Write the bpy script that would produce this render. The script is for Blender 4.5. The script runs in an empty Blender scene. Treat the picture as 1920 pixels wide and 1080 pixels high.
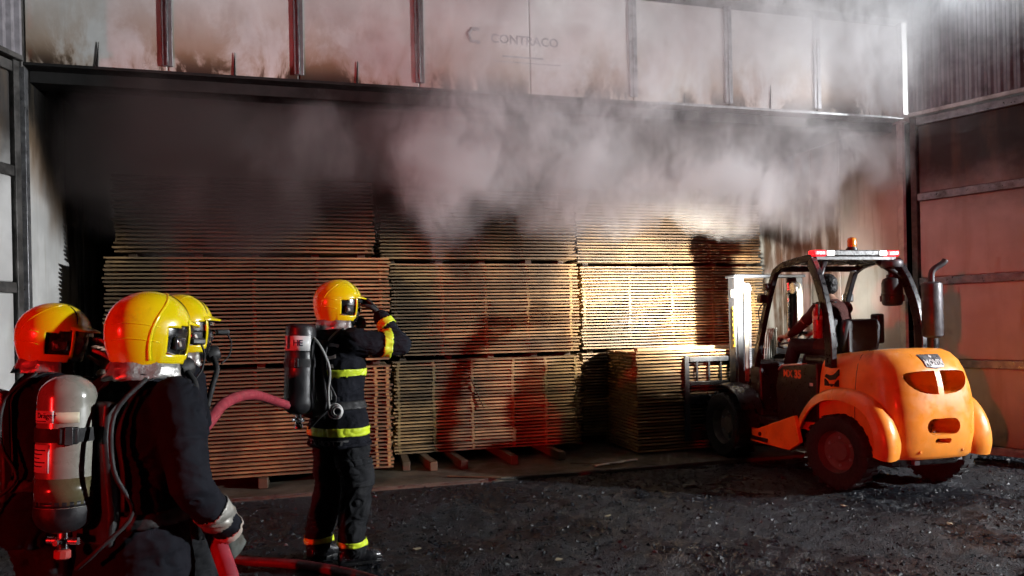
import bpy, bmesh, math, random
from mathutils import Vector, Matrix, noise, Euler
random.seed(11)
S = bpy.context.scene
C = S.collection
R = math.radians
# ---------------------------------------------------------------- camera
cam_d = bpy.data.cameras.new('camera')
cam = bpy.data.objects.new('camera', cam_d); C.objects.link(cam)
cam_d.sensor_width = 36.0; cam_d.lens = 26.25; cam_d.shift_y = 0.0354
cam_d.clip_start = 0.05; cam_d.clip_end = 400
YAW, ROLL, CAMH = R(15.3), R(-1.2), 1.57
cam.matrix_world = Matrix.Translation((0, 0, CAMH)) @ Matrix.Rotation(-YAW, 4, 'Z') @ Matrix.Rotation(R(90), 4, 'X') @ Matrix.Rotation(ROLL, 4, 'Z')
S.camera = cam
# ---------------------------------------------------------------- night sky
W = bpy.data.worlds.new('World'); S.world = W; W.use_nodes = True
wn = W.node_tree.nodes; wl = W.node_tree.links
sky = wn.new('ShaderNodeTexSky'); sky.sky_type = 'NISHITA'; sky.sun_disc = False
sky.sun_elevation = R(-4.0); sky.sun_rotation = R(200)
wn['Background'].inputs['Strength'].default_value = 0.06
wl.new(sky.outputs[0], wn['Background'].inputs['Color'])
# ---------------------------------------------------------------- lamps of the place, plus an added facade fill
def lamp(name, kind, loc, power, col, size=.1, target=None, spot=None, blend=.3, size_y=None):
    d = bpy.data.lights.new(name, kind); d.energy = power; d.color = col
    if kind in ('POINT', 'SPOT'): d.shadow_soft_size = size
    if kind == 'AREA':
        d.size = size
        if size_y: d.shape = 'RECTANGLE'; d.size_y = size_y
    if kind == 'SPOT': d.spot_size = R(spot); d.spot_blend = blend
    o = bpy.data.objects.new(name, d); C.objects.link(o); o.location = loc
    if target is not None: o.rotation_euler = (Vector(target) - Vector(loc)).to_track_quat('-Z', 'Y').to_euler()
    return o
# floodlight on the scene's right, behind the photographer
lamp('floodlight', 'SPOT', (12.0, 0.5, 3.7), 8200, (.95, .975, 1.0), .12, (2.0, 6.2, 2.0), 66, .35)
# fire engine: red beacon behind the photographer on the left
lamp('beacon_light', 'SPOT', (-13.0, -9.0, 3.0), 7800, (1.0, .010, .010), .14, (3.4, 8.5, .2), 32, 1.0)
lamp('facade_fill_light', 'SPOT', (3.2, -5.5, 4.2), 190, (.92, .95, 1.0), .25, (1.6, 7.2, 4.5), 40, .8)  # added white fill, no known source; lifts the facade and upper smoke
# ---------------------------------------------------------------- exposure, sampling
vs = S.view_settings
S.display_settings.display_device = 'sRGB'
vs.view_transform = 'Standard'; vs.look = 'None'; vs.exposure = 0.0; vs.gamma = 1.0; vs.use_curve_mapping = False
S.render.engine = 'CYCLES'
cy = S.cycles
cy.use_denoising = True
try: cy.denoiser = 'OPENIMAGEDENOISE'
except Exception: pass
cy.max_bounces = 5; cy.diffuse_bounces = 2; cy.glossy_bounces = 2; cy.transmission_bounces = 3; cy.volume_bounces = 2; cy.transparent_max_bounces = 8
cy.sample_clamp_indirect = 4.0; cy.caustics_reflective = False; cy.caustics_refractive = False
cy.volume_step_rate = 1.2; cy.volume_max_steps = 160
cy.use_adaptive_sampling = True; cy.adaptive_threshold = .06; cy.adaptive_min_samples = 12
# ---------------------------------------------------------------- helpers: tags and objects
def tag(o, label=None, cat=None, group=None, kind=None):
    if label: o['label'] = label
    if cat: o['category'] = cat
    if group: o['group'] = group
    if kind: o['kind'] = kind
    return o
def empty(name, loc, rz=0.0, **k):
    o = bpy.data.objects.new(name, None); C.objects.link(o)
    o.location = loc; o.rotation_euler = (0, 0, rz); o.empty_display_size = .2
    return tag(o, **k)
def link(name, me, mats, parent=None, smooth=False, bevel=0, auto=None, **k):
    if not isinstance(mats, (list, tuple)): mats = [mats]
    if not me.materials:
        for m in mats: me.materials.append(m)
    if smooth:
        me.polygons.foreach_set('use_smooth', [True] * len(me.polygons))
        if auto: me.set_sharp_from_angle(angle=R(auto))
    o = bpy.data.objects.new(name, me); C.objects.link(o)
    if parent is not None: o.parent = parent
    if bevel:
        b = o.modifiers.new('bevel', 'BEVEL'); b.width = bevel; b.segments = 2; b.limit_method = 'ANGLE'; b.angle_limit = R(40)
        if not smooth:
            me.polygons.foreach_set('use_smooth', [True] * len(me.polygons)); me.set_sharp_from_angle(angle=R(35))
    return tag(o, **k)
class MB:
    def __init__(s): s.v = []; s.f = []; s.m = []
    def add(s, vs_, fs, mi=0, M=None):
        b = len(s.v)
        s.v += [tuple(M @ Vector(v)) if M else tuple(v) for v in vs_]
        s.f += [tuple(i + b for i in f) for f in fs]; s.m += [mi] * len(fs)
        return s
    def box(s, x0, x1, y0, y1, z0, z1, mi=0, M=None):
        return s.add([(x0,y0,z0),(x1,y0,z0),(x1,y1,z0),(x0,y1,z0),(x0,y0,z1),(x1,y0,z1),(x1,y1,z1),(x0,y1,z1)],
                     [(3,2,1,0),(4,5,6,7),(0,1,5,4),(1,2,6,5),(2,3,7,6),(3,0,4,7)], mi, M)
    def rings(s, rs, mi=0, caps=True, close=False, M=None):
        n = len(rs[0]); vs_ = [p for r in rs for p in r]; fs = []
        k = len(rs)
        for i in range(k if close else k - 1):
            j = (i + 1) % k
            for a in range(n):
                b = (a + 1) % n
                fs.append((i*n+a, i*n+b, j*n+b, j*n+a))
        if caps and not close:
            fs.append(tuple(range(n))[::-1]); fs.append(tuple((k-1)*n + a for a in range(n)))
        return s.add(vs_, fs, mi, M)
    def tube(s, path, r, n=8, mi=0, M=None, caps=True, flat=1.0):
        P = [Vector(p) for p in path]; rr = r if isinstance(r, (list, tuple)) else [r] * len(P)
        rs = []; up = None
        for i, p in enumerate(P):
            d = (P[min(i+1, len(P)-1)] - P[max(i-1, 0)]).normalized()
            if up is None:
                up = Vector((0,0,1)) if abs(d.z) < .9 else Vector((1,0,0))
            a = d.cross(up).normalized(); b = a.cross(d).normalized(); up = b
            rs.append([p + (a*math.cos(t) + b*flat*math.sin(t)) * rr[i] for t in [2*math.pi*k/n for k in range(n)]])
        return s.rings(rs, mi, caps, M=M)
    def lathe(s, prof, n=24, mi=0, M=None):
        rs = [[(r*math.cos(2*math.pi*k/n), r*math.sin(2*math.pi*k/n), z) for k in range(n)] for r, z in prof]
        return s.rings(rs, mi, True, M=M)
    def prism(s, poly, a0, a1, axis='x', mi=0, M=None):
        def mk(p, a): return {'x': (a, p[0], p[1]), 'y': (p[0], a, p[1]), 'z': (p[0], p[1], a)}[axis]
        n = len(poly); vs_ = [mk(p, a0) for p in poly] + [mk(p, a1) for p in poly]
        fs = [tuple(range(n)), tuple(range(2*n-1, n-1, -1))] + [(i, n+i, n+(i+1) % n, (i+1) % n) for i in range(n)]
        return s.add(vs_, fs, mi, M)
    def mesh(s, name):
        me = bpy.data.meshes.new(name); me.from_pydata(s.v, [], s.f); me.polygons.foreach_set('material_index', s.m)
        bm = bmesh.new(); bm.from_mesh(me); bmesh.ops.recalc_face_normals(bm, faces=bm.faces); bm.to_mesh(me); bm.free()
        me.update(); return me
    def build(s, name, mats, parent=None, **k): return link(name, s.mesh(name), mats, parent, **k)
def smooth_path(P, n=6):
    P = [Vector(p) for p in P]; out = []
    for i in range(len(P) - 1):
        p0, p1, p2, p3 = P[max(i-1,0)], P[i], P[i+1], P[min(i+2, len(P)-1)]
        for k in range(n):
            t = k / n
            out.append(.5*((2*p1) + (p2-p0)*t + (2*p0-5*p1+4*p2-p3)*t*t + (3*p1-p0-3*p2+p3)*t*t*t))
    out.append(P[-1]); return out
def text_mesh(txt, size, extrude=.001, bold=0.0, align='CENTER'):
    cu = bpy.data.curves.new('lettering', 'FONT'); cu.body = txt; cu.size = size; cu.extrude = extrude; cu.offset = bold
    cu.align_x = align; cu.align_y = 'CENTER'; cu.resolution_u = 3
    o = bpy.data.objects.new('lettering_tmp', cu); C.objects.link(o)
    dg = bpy.context.evaluated_depsgraph_get(); me = bpy.data.meshes.new_from_object(o.evaluated_get(dg))
    bpy.data.objects.remove(o); bpy.data.curves.remove(cu); me.materials.clear()
    return me
def map_mesh(me, fn, sub=False):
    if sub:
        bm = bmesh.new(); bm.from_mesh(me); bmesh.ops.triangulate(bm, faces=bm.faces); bm.to_mesh(me); bm.free()
    for v in me.vertices: v.co = fn(v.co.copy())
    me.update(); return me
def basis(x, y, z, o):
    x, y, z, o = Vector(x), Vector(y), Vector(z), Vector(o)
    return Matrix(((x.x,y.x,z.x,o.x),(x.y,y.y,z.y,o.y),(x.z,y.z,z.z,o.z),(0,0,0,1)))
# ---------------------------------------------------------------- helpers: materials
class NT:
    def __init__(s, name):
        s.mat = bpy.data.materials.new(name); s.mat.use_nodes = True
        s.n = s.mat.node_tree.nodes; s.l = s.mat.node_tree.links; s.b = s.n['Principled BSDF']
    def new(s, t, **k):
        nd = s.n.new(t)
        for a, v in k.items(): setattr(nd, a, v)
        return nd
    def set(s, nd, sock, v):
        i = nd.inputs[sock]
        if isinstance(v, bpy.types.NodeSocket): s.l.new(v, i)
        else: i.default_value = v
    def math(s, op, a, b=0.0, c=None, clamp=False):
        nd = s.new('ShaderNodeMath', operation=op); nd.use_clamp = clamp
        s.set(nd, 0, a); s.set(nd, 1, b)
        if c is not None: s.set(nd, 2, c)
        return nd.outputs[0]
    def mr(s, v, a, b, c=0.0, d=1.0, smooth=True):
        nd = s.new('ShaderNodeMapRange'); nd.interpolation_type = 'SMOOTHSTEP' if smooth else 'LINEAR'; nd.clamp = True
        for k, x in (('Value', v), ('From Min', a), ('From Max', b), ('To Min', c), ('To Max', d)): s.set(nd, k, x)
        return nd.outputs[0]
    def noise(s, vec, scale, detail=4, rough=.55, dist=0.0, out='Fac'):
        nd = s.new('ShaderNodeTexNoise'); s.set(nd, 'Vector', vec)
        for k, x in (('Scale', scale), ('Detail', detail), ('Roughness', rough), ('Distortion', dist)): s.set(nd, k, x)
        return nd.outputs[out]
    def vscale(s, vec, sx, sy, sz, off=None):
        nd = s.new('ShaderNodeVectorMath', operation='MULTIPLY'); s.set(nd, 0, vec); s.set(nd, 1, (sx, sy, sz)); r = nd.outputs[0]
        if off is not None:
            n2 = s.new('ShaderNodeVectorMath', operation='ADD'); s.set(n2, 0, r); s.set(n2, 1, off); r = n2.outputs[0]
        return r
    def mix(s, f, a, b, mode='MIX'):
        nd = s.new('ShaderNodeMix'); nd.data_type = 'RGBA'; nd.blend_type = mode
        s.set(nd, 0, f); s.set(nd, 6, a); s.set(nd, 7, b); return nd.outputs[2]
    def bump(s, h, strength=.3, dist=.01):
        nd = s.new('ShaderNodeBump'); s.set(nd, 'Strength', strength); s.set(nd, 'Distance', dist); s.set(nd, 'Height', h)
        s.l.new(nd.outputs[0], s.b.inputs['Normal'])
    def obj(s): return s.new('ShaderNodeTexCoord').outputs['Object']
    def pos(s): return s.new('ShaderNodeNewGeometry').outputs['Position']
    def xyz(s, v):
        nd = s.new('ShaderNodeSeparateXYZ'); s.set(nd, 0, v); return nd.outputs
    def rnd(s): return s.new('ShaderNodeObjectInfo').outputs['Random']
def c4(c, k=1.0): return (min(c[0]*k, 1), min(c[1]*k, 1), min(c[2]*k, 1), 1)
_mc = {}
def mat(name, col, rough=.55, metal=0.0, var=.18, scale=9, bump=.15, bscale=60, bdist=.002, dirt=0.0, dirtcol=(.05,.04,.03), coat=0.0, rvar=.15, spec=.5):
    if name in _mc: return _mc[name]
    t = NT(name); v = t.obj()
    n = t.noise(v, scale, 5)
    base = t.mix(t.mr(n, .3, .7), c4(col, 1 - var), c4(col, 1 + var))
    if dirt:
        d = t.noise(v, scale*.45, 7, .65)
        base = t.mix(t.mr(d, .62 - .3*dirt, .78, 0, .85), base, c4(dirtcol))
    t.set(t.b, 'Base Color', base)
    t.set(t.b, 'Roughness', t.mr(t.noise(v, scale*2.3, 4), .3, .7, max(rough - rvar, .03), min(rough + rvar, 1)))
    t.set(t.b, 'Metallic', metal); t.set(t.b, 'Specular IOR Level', spec)
    if coat: t.set(t.b, 'Coat Weight', coat); t.set(t.b, 'Coat Roughness', .12)
    if bump: t.bump(t.noise(v, bscale, 4), bump, bdist)
    _mc[name] = t.mat; return t.mat
def glow(name, col, strength, base=(.5,.5,.5)):
    t = NT(name); t.set(t.b, 'Base Color', c4(base)); t.set(t.b, 'Emission Color', c4(col)); t.set(t.b, 'Emission Strength', strength)
    t.set(t.b, 'Roughness', .3); return t.mat
# ================================================================ the setting
YF, XL, XR, ZO, ZT = 7.2, -2.28, 6.72, 3.85, 4.96
KY1 = 12.2
def ground_material():
    t = NT('asphalt_grit'); p = t.pos()
    big = t.noise(p, .55, 5, .6); fine = t.noise(p, 38, 5, .7)
    vo = t.new('ShaderNodeTexVoronoi'); t.set(vo, 'Vector', p); t.set(vo, 'Scale', 85.0)
    base = t.mix(t.mr(fine, .3, .72), (.003,.0037,.0058,1), (.015,.0175,.0235,1))
    base = t.mix(t.mr(big, .55, .75, 0, .6), base, (.026,.021,.017,1))
    chip = t.mr(t.xyz(vo.outputs['Color'])[0], .88, .97)
    base = t.mix(t.math('MULTIPLY', chip, .8), base, (.05,.053,.06,1))
    t.set(t.b, 'Base Color', base)
    wet = t.mr(t.noise(p, .9, 5, .6), .42, .58); t.set(t.b, 'Roughness', t.math('MULTIPLY_ADD', wet, .42, t.mr(t.noise(p, 2.2, 4), .35, .7, .20, .34))); t.set(t.b, 'Specular IOR Level', .45)
    h = t.math('ADD', t.math('MULTIPLY', fine, .7), t.math('MULTIPLY', vo.outputs['Distance'], -.6))
    t.bump(h, 1.0, .018); return t.mat
def gz(x, y):
    if y > 7.3: return -.02
    k = min(1.0, (7.3 - y) / .35)
    a = noise.noise((x*.55, y*.55, 3.1)) * .035 + noise.noise((x*2.3, y*2.3, 1.7)) * .022 + noise.noise((x*7, y*7, 5.2)) * .016 + noise.noise((x*19, y*19, 9.2)) * .009
    for xr in (4.72, 5.80):
        u = (x - xr - (5.85 - y)*.16) / .13
        if y < 5.7 and abs(u) < 3: a += -.026*math.exp(-u*u)*(1 + .35*math.sin(y*46 + abs(u)*2)) + .012*math.exp(-(abs(u) - 1.6)**2*4)
    return a*k - .012
def ground():
    def axis(a, b, n, far):
        c = [a + (b - a) * i / n for i in range(n + 1)]
        return [a - far, a - far*.4, a - far*.12] + c + [b + far*.12, b + far*.4, b + far]
    xs = axis(-3.2, 9.0, 330, 60); ys = axis(2.4, 7.35, 190, 60)
    vs_ = [(x, y, gz(x, y) if (2.3 < y < 7.4 and -3.3 < x < 9.1) else -.02) for y in ys for x in xs]
    n = len(xs); fs = [(j*n+i, j*n+i+1, (j+1)*n+i+1, (j+1)*n+i) for j in range(len(ys)-1) for i in range(n-1)]
    me = bpy.data.meshes.new('ground'); me.from_pydata(vs_, [], fs); me.update()
    link('ground', me, ground_material(), None, smooth=True, kind='structure')
ground()
def slab_material():
    t = NT('concrete_slab'); p = t.pos()
    base = t.mix(t.mr(t.noise(p, 1.4, 7, .65), .3, .7), (.045,.037,.028,1), (.13,.105,.075,1))
    base = t.mix(t.mr(t.noise(p, 7, 5), .55, .7, 0, .6), base, (.03,.025,.02,1))
    t.set(t.b, 'Base Color', base); t.set(t.b, 'Roughness', t.mr(t.noise(p, 3, 4), .3, .7, .3, .75)); t.bump(t.noise(p, 45, 6), .35, .006); return t.mat
m_slab = slab_material()
b = MB(); b.box(XL-.2, XR+.2, 7.34, KY1, -.3, .018); b.build('kiln_floor', m_slab, None, bevel=.01, kind='structure')
# loose grit and stones on the yard
def chips(name, n, area, smin, smax, m, label, seed, ridge=None):
    rd = random.Random(seed); mb = MB()
    for _ in range(n):
        if ridge:
            x = rd.uniform(*area[:2]); y = ridge(x) + rd.gauss(0, .028)
        else:
            x = rd.uniform(*area[:2]); y = area[2] + (area[3]-area[2]) * rd.random()
        s = smin * (smax/smin) ** (rd.random() ** 2.5); z = gz(x, y) if y < 7.3 else 0.012
        a = rd.random()*6.28; h = s * rd.uniform(.35, .8)
        pts = [(x + s*math.cos(a + k*2.1 + rd.uniform(-.4,.4)), y + s*math.sin(a + k*2.1)*rd.uniform(.6,1), z - .002) for k in range(3)]
        tip = [(x + rd.uniform(-.4,.4)*s, y + rd.uniform(-.4,.4)*s, z + h), (x + rd.uniform(-.6,.6)*s, y + rd.uniform(-.6,.6)*s, z + h*.8)]
        mb.add(pts + tip, [(0,1,3),(1,2,3),(2,4,3),(2,0,4),(0,3,4)], 0 if rd.random() < .975 or ridge and rd.random() < .5 else 1)
    mb.build(name, m, None, label=label, cat='gravel', kind='stuff')
m_grit = mat('dark_grit', (.009,.0105,.014), .5, var=.6, spec=.25, scale=30)
m_grit2 = mat('pale_grit', (.085,.085,.085), .7, spec=.25, var=.4, scale=30)
chips('gravel', 42000, (-3.0, 8.6, 2.7, 7.3), .004, .026, [m_grit, m_grit2], 'dark loose grit strewn over the yard in front of the kiln', 3)
chips('pebbles', 1500, (-2.2, 4.2, 7.3, 7.4), .005, .017, [m_grit2, m_grit], 'line of pale pebbles along the edge of the kiln floor', 5, ridge=lambda x: 7.33 + .03*math.sin(x*2.1))
# ---- kiln building
def panel_material(kind):
    t = NT('insulated_panel_' + kind); p = t.pos(); x, y, z = t.xyz(p)
    g = t.noise(p, 3.0, 5); base = t.mix(t.mr(g, .35, .7), (.60,.60,.58,1), (.70,.70,.68,1))
    if kind == 'facade':
        st = t.noise(t.vscale(p, 1.25, 1, .75), 1.5, 6, .65, .4); st2 = t.noise(t.vscale(p, 3.2, 1, 1.0), 1.6, 5, .6)
        edge = t.mr(z, 4.75, 3.84)                    # scorch creeps up from the lower edge
        s = t.math('MULTIPLY', edge, t.mr(st, .38, .60)); s = t.math('ADD', s, t.math('MULTIPLY', t.mr(z, 4.15, 3.84), t.math('MULTIPLY', t.mr(st2, .45, .7), .7)), clamp=True)
        base = t.mix(t.math('MULTIPLY', s, .85), base, (.33,.185,.08,1))
        base = t.mix(t.math('MULTIPLY', t.mr(s, .55, 1.0), t.mr(z, 4.15, 3.86)), base, (.035,.022,.015,1))
    else:
        n1 = t.noise(t.vscale(p, 1, 1.2, .5), 2.0, 6, .6); n2 = t.noise(t.vscale(p, 1, 5, .35), 3.0, 5)
        dep = t.math('SUBTRACT', y, YF)
        lim = t.math('SUBTRACT', 3.55 if kind == 'right' else 3.35, t.math('MULTIPLY', dep, .15 if kind == 'right' else .50))
        zz = t.math('ADD', z, t.math('MULTIPLY', t.math('SUBTRACT', n1, .5), 1.1))
        d = t.math('SUBTRACT', zz, lim)
        base = t.mix(t.mr(d, -.5 if kind == 'right' else -.75, .1, 0, .9), base, (.21,.125,.06,1))
        base = t.mix(t.mr(d, -.15, .4), base, (.012,.011,.010,1))
        st = t.mr(n2, .52, .74, 0, .5 if kind == 'right' else .2); base = t.mix(t.math('MULTIPLY', st, t.mr(z, .4, 2.6)), base, (.30,.24,.16,1))
        far = t.mr(y, 8.22, 8.32); brown = t.mr(t.noise(t.vscale(p, 1, 2.2, .6), 2.4, 5), .36, .6)
        base = t.mix(t.math('MULTIPLY', far, t.math('MULTIPLY', brown, .9)), base, (.13,.062,.025,1) if kind == 'right' else (.045,.032,.022,1))
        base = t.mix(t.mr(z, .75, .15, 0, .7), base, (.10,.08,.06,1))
    t.set(t.b, 'Base Color', base); t.set(t.b, 'Roughness', t.mr(g, .3, .7, .35, .6)); t.bump(t.noise(t.vscale(p, 1, 1, .5), 1.6, 4), .35, .05); return t.mat
m_fac = panel_material('facade'); m_wl = panel_material('left'); m_wr = panel_material('right')
m_steel = mat('galvanised_steel', (.30,.30,.31), .42, .75, var=.25, scale=14, dirt=.35)
m_steeld = mat('sooty_steel', (.10,.095,.09), .55, .5, var=.4, scale=8, dirt=.5, dirtcol=(.012,.01,.009))
m_soot = mat('soot_black', (.012,.011,.0105), .85, var=.4, scale=3)
m_trim = mat('pale_trim', (.62,.62,.60), .45, .2, dirt=.3)
kiln = empty('drying_kiln', ((XL+XR)/2, YF, 0), label='long white panelled drying kiln with scorched front above the open bay', cat='kiln')
ko = kiln.location
def KB(name, x0, x1, y0, y1, z0, z1, m, bevel=.004, parent=None):
    return MB().box(x0-ko.x, x1-ko.x, y0-ko.y, y1-ko.y, z0, z1).build(name, m, parent or kiln, bevel=bevel)
m_post = mat('painted_post', (.20,.19,.195), .5, .3, dirt=.3)
NP = 8; pw = (XR - XL) / NP
for i in range(NP):
    x0, x1 = XL + i*pw, XL + (i+1)*pw
    pn = KB('facade_panel', x0+.004, x1-.004, YF+.012, YF+.12, ZO+.03, ZT, m_fac, .01)
    if i in (0, 1, 2, 5, 6): # the warped seam in the middle of the panel
        s = MB(); xx = x0 + pw*(.45 + .1*random.random()); hh = random.uniform(.10, .3)
        s.tube([(xx-ko.x, .006, ZO+.04), (xx-ko.x+random.uniform(-.01,.02), .002, ZO+.04+hh)], [.010, .003], 5); s.build('panel_crack', m_soot, pn)
for i in (1, 2, 3, 5, 6, 7):
    x = XL + i*pw; po = KB('facade_post', x-.045, x+.045, YF-.012, YF+.011, ZO+.075, ZT+.02, m_post if i < 5 else m_steel, .006)
    KB('post_web', x-.008, x+.008, YF-.024, YF-.0125, ZO+.08, ZT+.01, m_steel, .002, po)
KB('corner_post', XR-.005, XR+.115, YF-.05, YF+.12, ZO-.02, ZT+.35, m_trim, .006)
KB('corner_post', XL-.10, XL+.0, YF-.04, YF+.12, ZO-.02, ZT+.35, m_steeld, .006)
KB('header_trim', XL, 3.6, YF-.03, YF+.12, ZO+.0, ZO+.028, m_soot, .004); KB('header_trim', 3.603, XR-.008, YF-.06, YF+.12, ZO+.0, ZO+.028, m_steel, .004)
KB('header_beam', XL, XR, YF+.125, YF+.35, ZO-.10, ZT, m_soot)
KB('roof_fascia', XL-.1, XR+.1, YF-.12, YF+.2, ZT+.02, ZT+.34, m_steeld)
KB('roof', XL-.1, XR+.1, YF+.36, KY1+.2, ZO+.05, ZO+.25, m_soot)
KB('back_wall', XL, XR, KY1, KY1+.15, 0, ZO+.04, m_soot)
for (xx, sgn, m) in ((XL, -1, m_wl), (XR, 1, m_wr)):
    ys = [YF+.06, 8.27, 8.85, 9.5, 10.8, KY1]
    for a, c in zip(ys[:-1], ys[1:]):
        x0, x1 = (xx-.1, xx) if sgn < 0 else (xx, xx+.1)
        KB('side_panel', x0, x1, a+.006, c-.006, .1, ZO+.04, m, .012)
    for a in ys[1:-1]: KB('panel_joint', xx-.05 if sgn < 0 else xx+.015, xx-.015 if sgn < 0 else xx+.05, a-.0055, a+.0055, .1, ZO, m_soot, 0)
    KB('jamb_angle', xx-.03 if sgn < 0 else xx-.012, xx+.012 if sgn < 0 else xx+.03, YF-.03, YF+.055, 0, ZO-.02, m_trim if sgn > 0 else m_steel, .003)
    KB('wall_kerb', xx-.12 if sgn < 0 else xx-.02, xx+.02 if sgn < 0 else xx+.12, YF+.06, KY1-.01, .0, .099, m_slab, .01)
def flat_text(txt, size, M, m, parent, bold=0., extrude=.002, name='lettering'):
    me = text_mesh(txt, size, extrude, bold); me.transform(M); return link(name, me, m, parent)
m_logo = mat('faded_print', (.30,.30,.31), .6, var=.3, bump=0)
Mface = lambda x, y, z: basis((1,0,0), (0,0,1), (0,-1,0), (x-ko.x, y-ko.y, z))
flat_text('CONTRACO', .125, Mface(2.17, YF+.011, 4.42), m_logo, kiln, .002)
KB('print_line', 1.93, 2.36, YF+.0105, YF+.0119, 4.245, 4.262, m_logo, 0); KB('print_line', 1.85, 2.55, YF+.0105, YF+.0119, 4.195, 4.203, m_logo, 0)
b = MB(); b.tube([(1.70-ko.x, .012, 4.50), (1.62-ko.x, .012, 4.50), (1.585-ko.x, .012, 4.45), (1.61-ko.x, .012, 4.38), (1.70-ko.x, .012, 4.37)], .018, 6); b.build('emblem', m_logo, kiln)
# ---- the two open door leaves and the corrugated walls over them
m_door = None
def door_material(kind):
    t = NT('door_panel_' + kind); p = t.pos(); z = t.xyz(p)[2]
    g = t.noise(p, 2.2, 5); base = t.mix(t.mr(g, .35, .7), (.52,.515,.50,1), (.64,.635,.62,1))
    n1 = t.noise(p, 1.3, 6, .6); zz = t.math('ADD', z, t.math('MULTIPLY', t.math('SUBTRACT', n1, .5), .9))
    base = t.mix(t.mr(zz, 2.55, 3.3, 0, .97), base, (.02,.016,.014,1))
    base = t.mix(t.math('MULTIPLY', t.mr(t.noise(t.vscale(p, 3, 3, .5), 1.6, 5), .5, .75), .35), base, (.25,.17,.10,1))
    base = t.mix(t.mr(z, .9, .1, 0, .65), base, (.12,.085,.055,1))
    t.set(t.b, 'Base Color', base); t.set(t.b, 'Roughness', t.mr(g, .3, .7, .35, .6)); t.bump(t.noise(t.vscale(p, 1, 1, .3), 4, 3), .1, .01); return t.mat
m_dl, m_dr = door_material('left'), door_material('right')
def leaf(name, x, y, ang, m, mirror, label, labelw):
    e = empty(name, (x, y, 0), ang, label=label, cat='door')
    s = -1 if mirror else 1         # local +X runs along the leaf away from the hinge, local -Y*s faces the yard
    def bx(nm, x0, x1, d0, d1, z0, z1, mm, bv=.005, par=None):
        y0, y1 = sorted((-s*d0, -s*d1)); return MB().box(x0, x1, y0, y1, z0, z1).build(nm, mm, par or e, bevel=bv)
    zs = [.1, 1.03, 1.96, 2.93, 3.80]; L = 1.75; xs = [.075, 1.18, L-.08]
    for i in range(4):
        for a, c in zip(xs[:-1], xs[1:]): bx('door_panel', a+.008, c-.008, -.03, .03, zs[i]+.045, zs[i+1]-.045, m, .012)
    for z in zs: bx('cross_bar', .068, L-.07, -.045, .05, z-.044, z+.044, m_steeld if name != 'kiln_door' or mirror else m_steel, .006)
    for a in (.0, L-.066): bx('door_stile', a, a+.066, -.045, .056, .05, 3.86, m_steeld, .006)
    for a in xs[1:-1]: bx('panel_joint', a-.0075, a+.0075, -.02, .024, .1, 3.78, m_soot, 0)
    # corrugated cladding over the leaf
    w = empty('corrugated_wall', (x, y, 3.86), ang, label=labelw, cat='wall')
    n = 84; pit = .092; pts = []
    for i in range(n):
        u = i*pit/4; ph = i % 4
        pts.append((u, .028 if ph in (0, 1) else 0.0))
    vs_ = [(u, -s*(d+.05), z) for u, d in pts for z in (.05, 3.2)]
    fs = [(2*i, 2*i+2, 2*i+3, 2*i+1) for i in range(n-1)]
    me = bpy.data.meshes.new('cladding'); me.from_pydata(vs_, [], fs)
    o = link('cladding', me, mat('corrugated_sheet', (.30,.28,.30), .5, .3, dirt=.4, dirtcol=(.06,.045,.045)), w)
    so = o.modifiers.new('t', 'SOLIDIFY'); so.thickness = .004
    y0, y1 = sorted((-s*-.02, -s*.095)); MB().box(0, n*pit/4, y0, y1, 0, .045).build('drip_trim', m_trim if not mirror else m_steeld, w, bevel=.004)
    return e
aR = math.atan2(-.923, .386); aL = math.atan2(-.933, -.358)
leaf('kiln_door', XR+.09, YF-.07, aR, m_dr, False, 'soot-topped door leaf with dark cross bars, swung open behind the orange forklift', 'grey corrugated metal wall at the top right corner')
leaf('kiln_door', XL-.06, YF-.06, aL, m_dl, True, 'white door leaf with grey cross bars, swung open at the left edge', 'dark corrugated wall strip in the top left corner')
# ---- fluorescent fitting on the corner, lit
tube_m = glow('lit_tube', (.86,.93,1.0), 14.0)
e = empty('strip_lamp', (6.78, 6.42, 5.03), aR, label='lit white strip lamp under the top edge of the picture', cat='lamp')
MB().box(-.02, .62, -.05, .05, .03, .09).build('lamp_housing', m_trim, e, bevel=.004)
b = MB(); b.tube([(0.02, 0, .012), (.58, 0, .012)], .016, 10); b.build('lamp_tube', tube_m, e, smooth=True)
lamp('strip_light', 'AREA', (6.45, 5.95, 4.92), 5, (.88,.94,1.0), .6, (4.6, 6.9, 3.6), size_y=.06)
e = empty('pipe_stub', (XL-.19, YF-.35, 3.98), 0, label='small pale pipe stub on the dark wall in the top left corner', cat='pipe')
b = MB(); b.tube([(0,0,.0),(0,0,.17)], .014, 8); b.tube([(0,0,.10),(.0,.08,.12)], .010, 6); b.build('pipe', m_trim, e, smooth=True)
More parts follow.
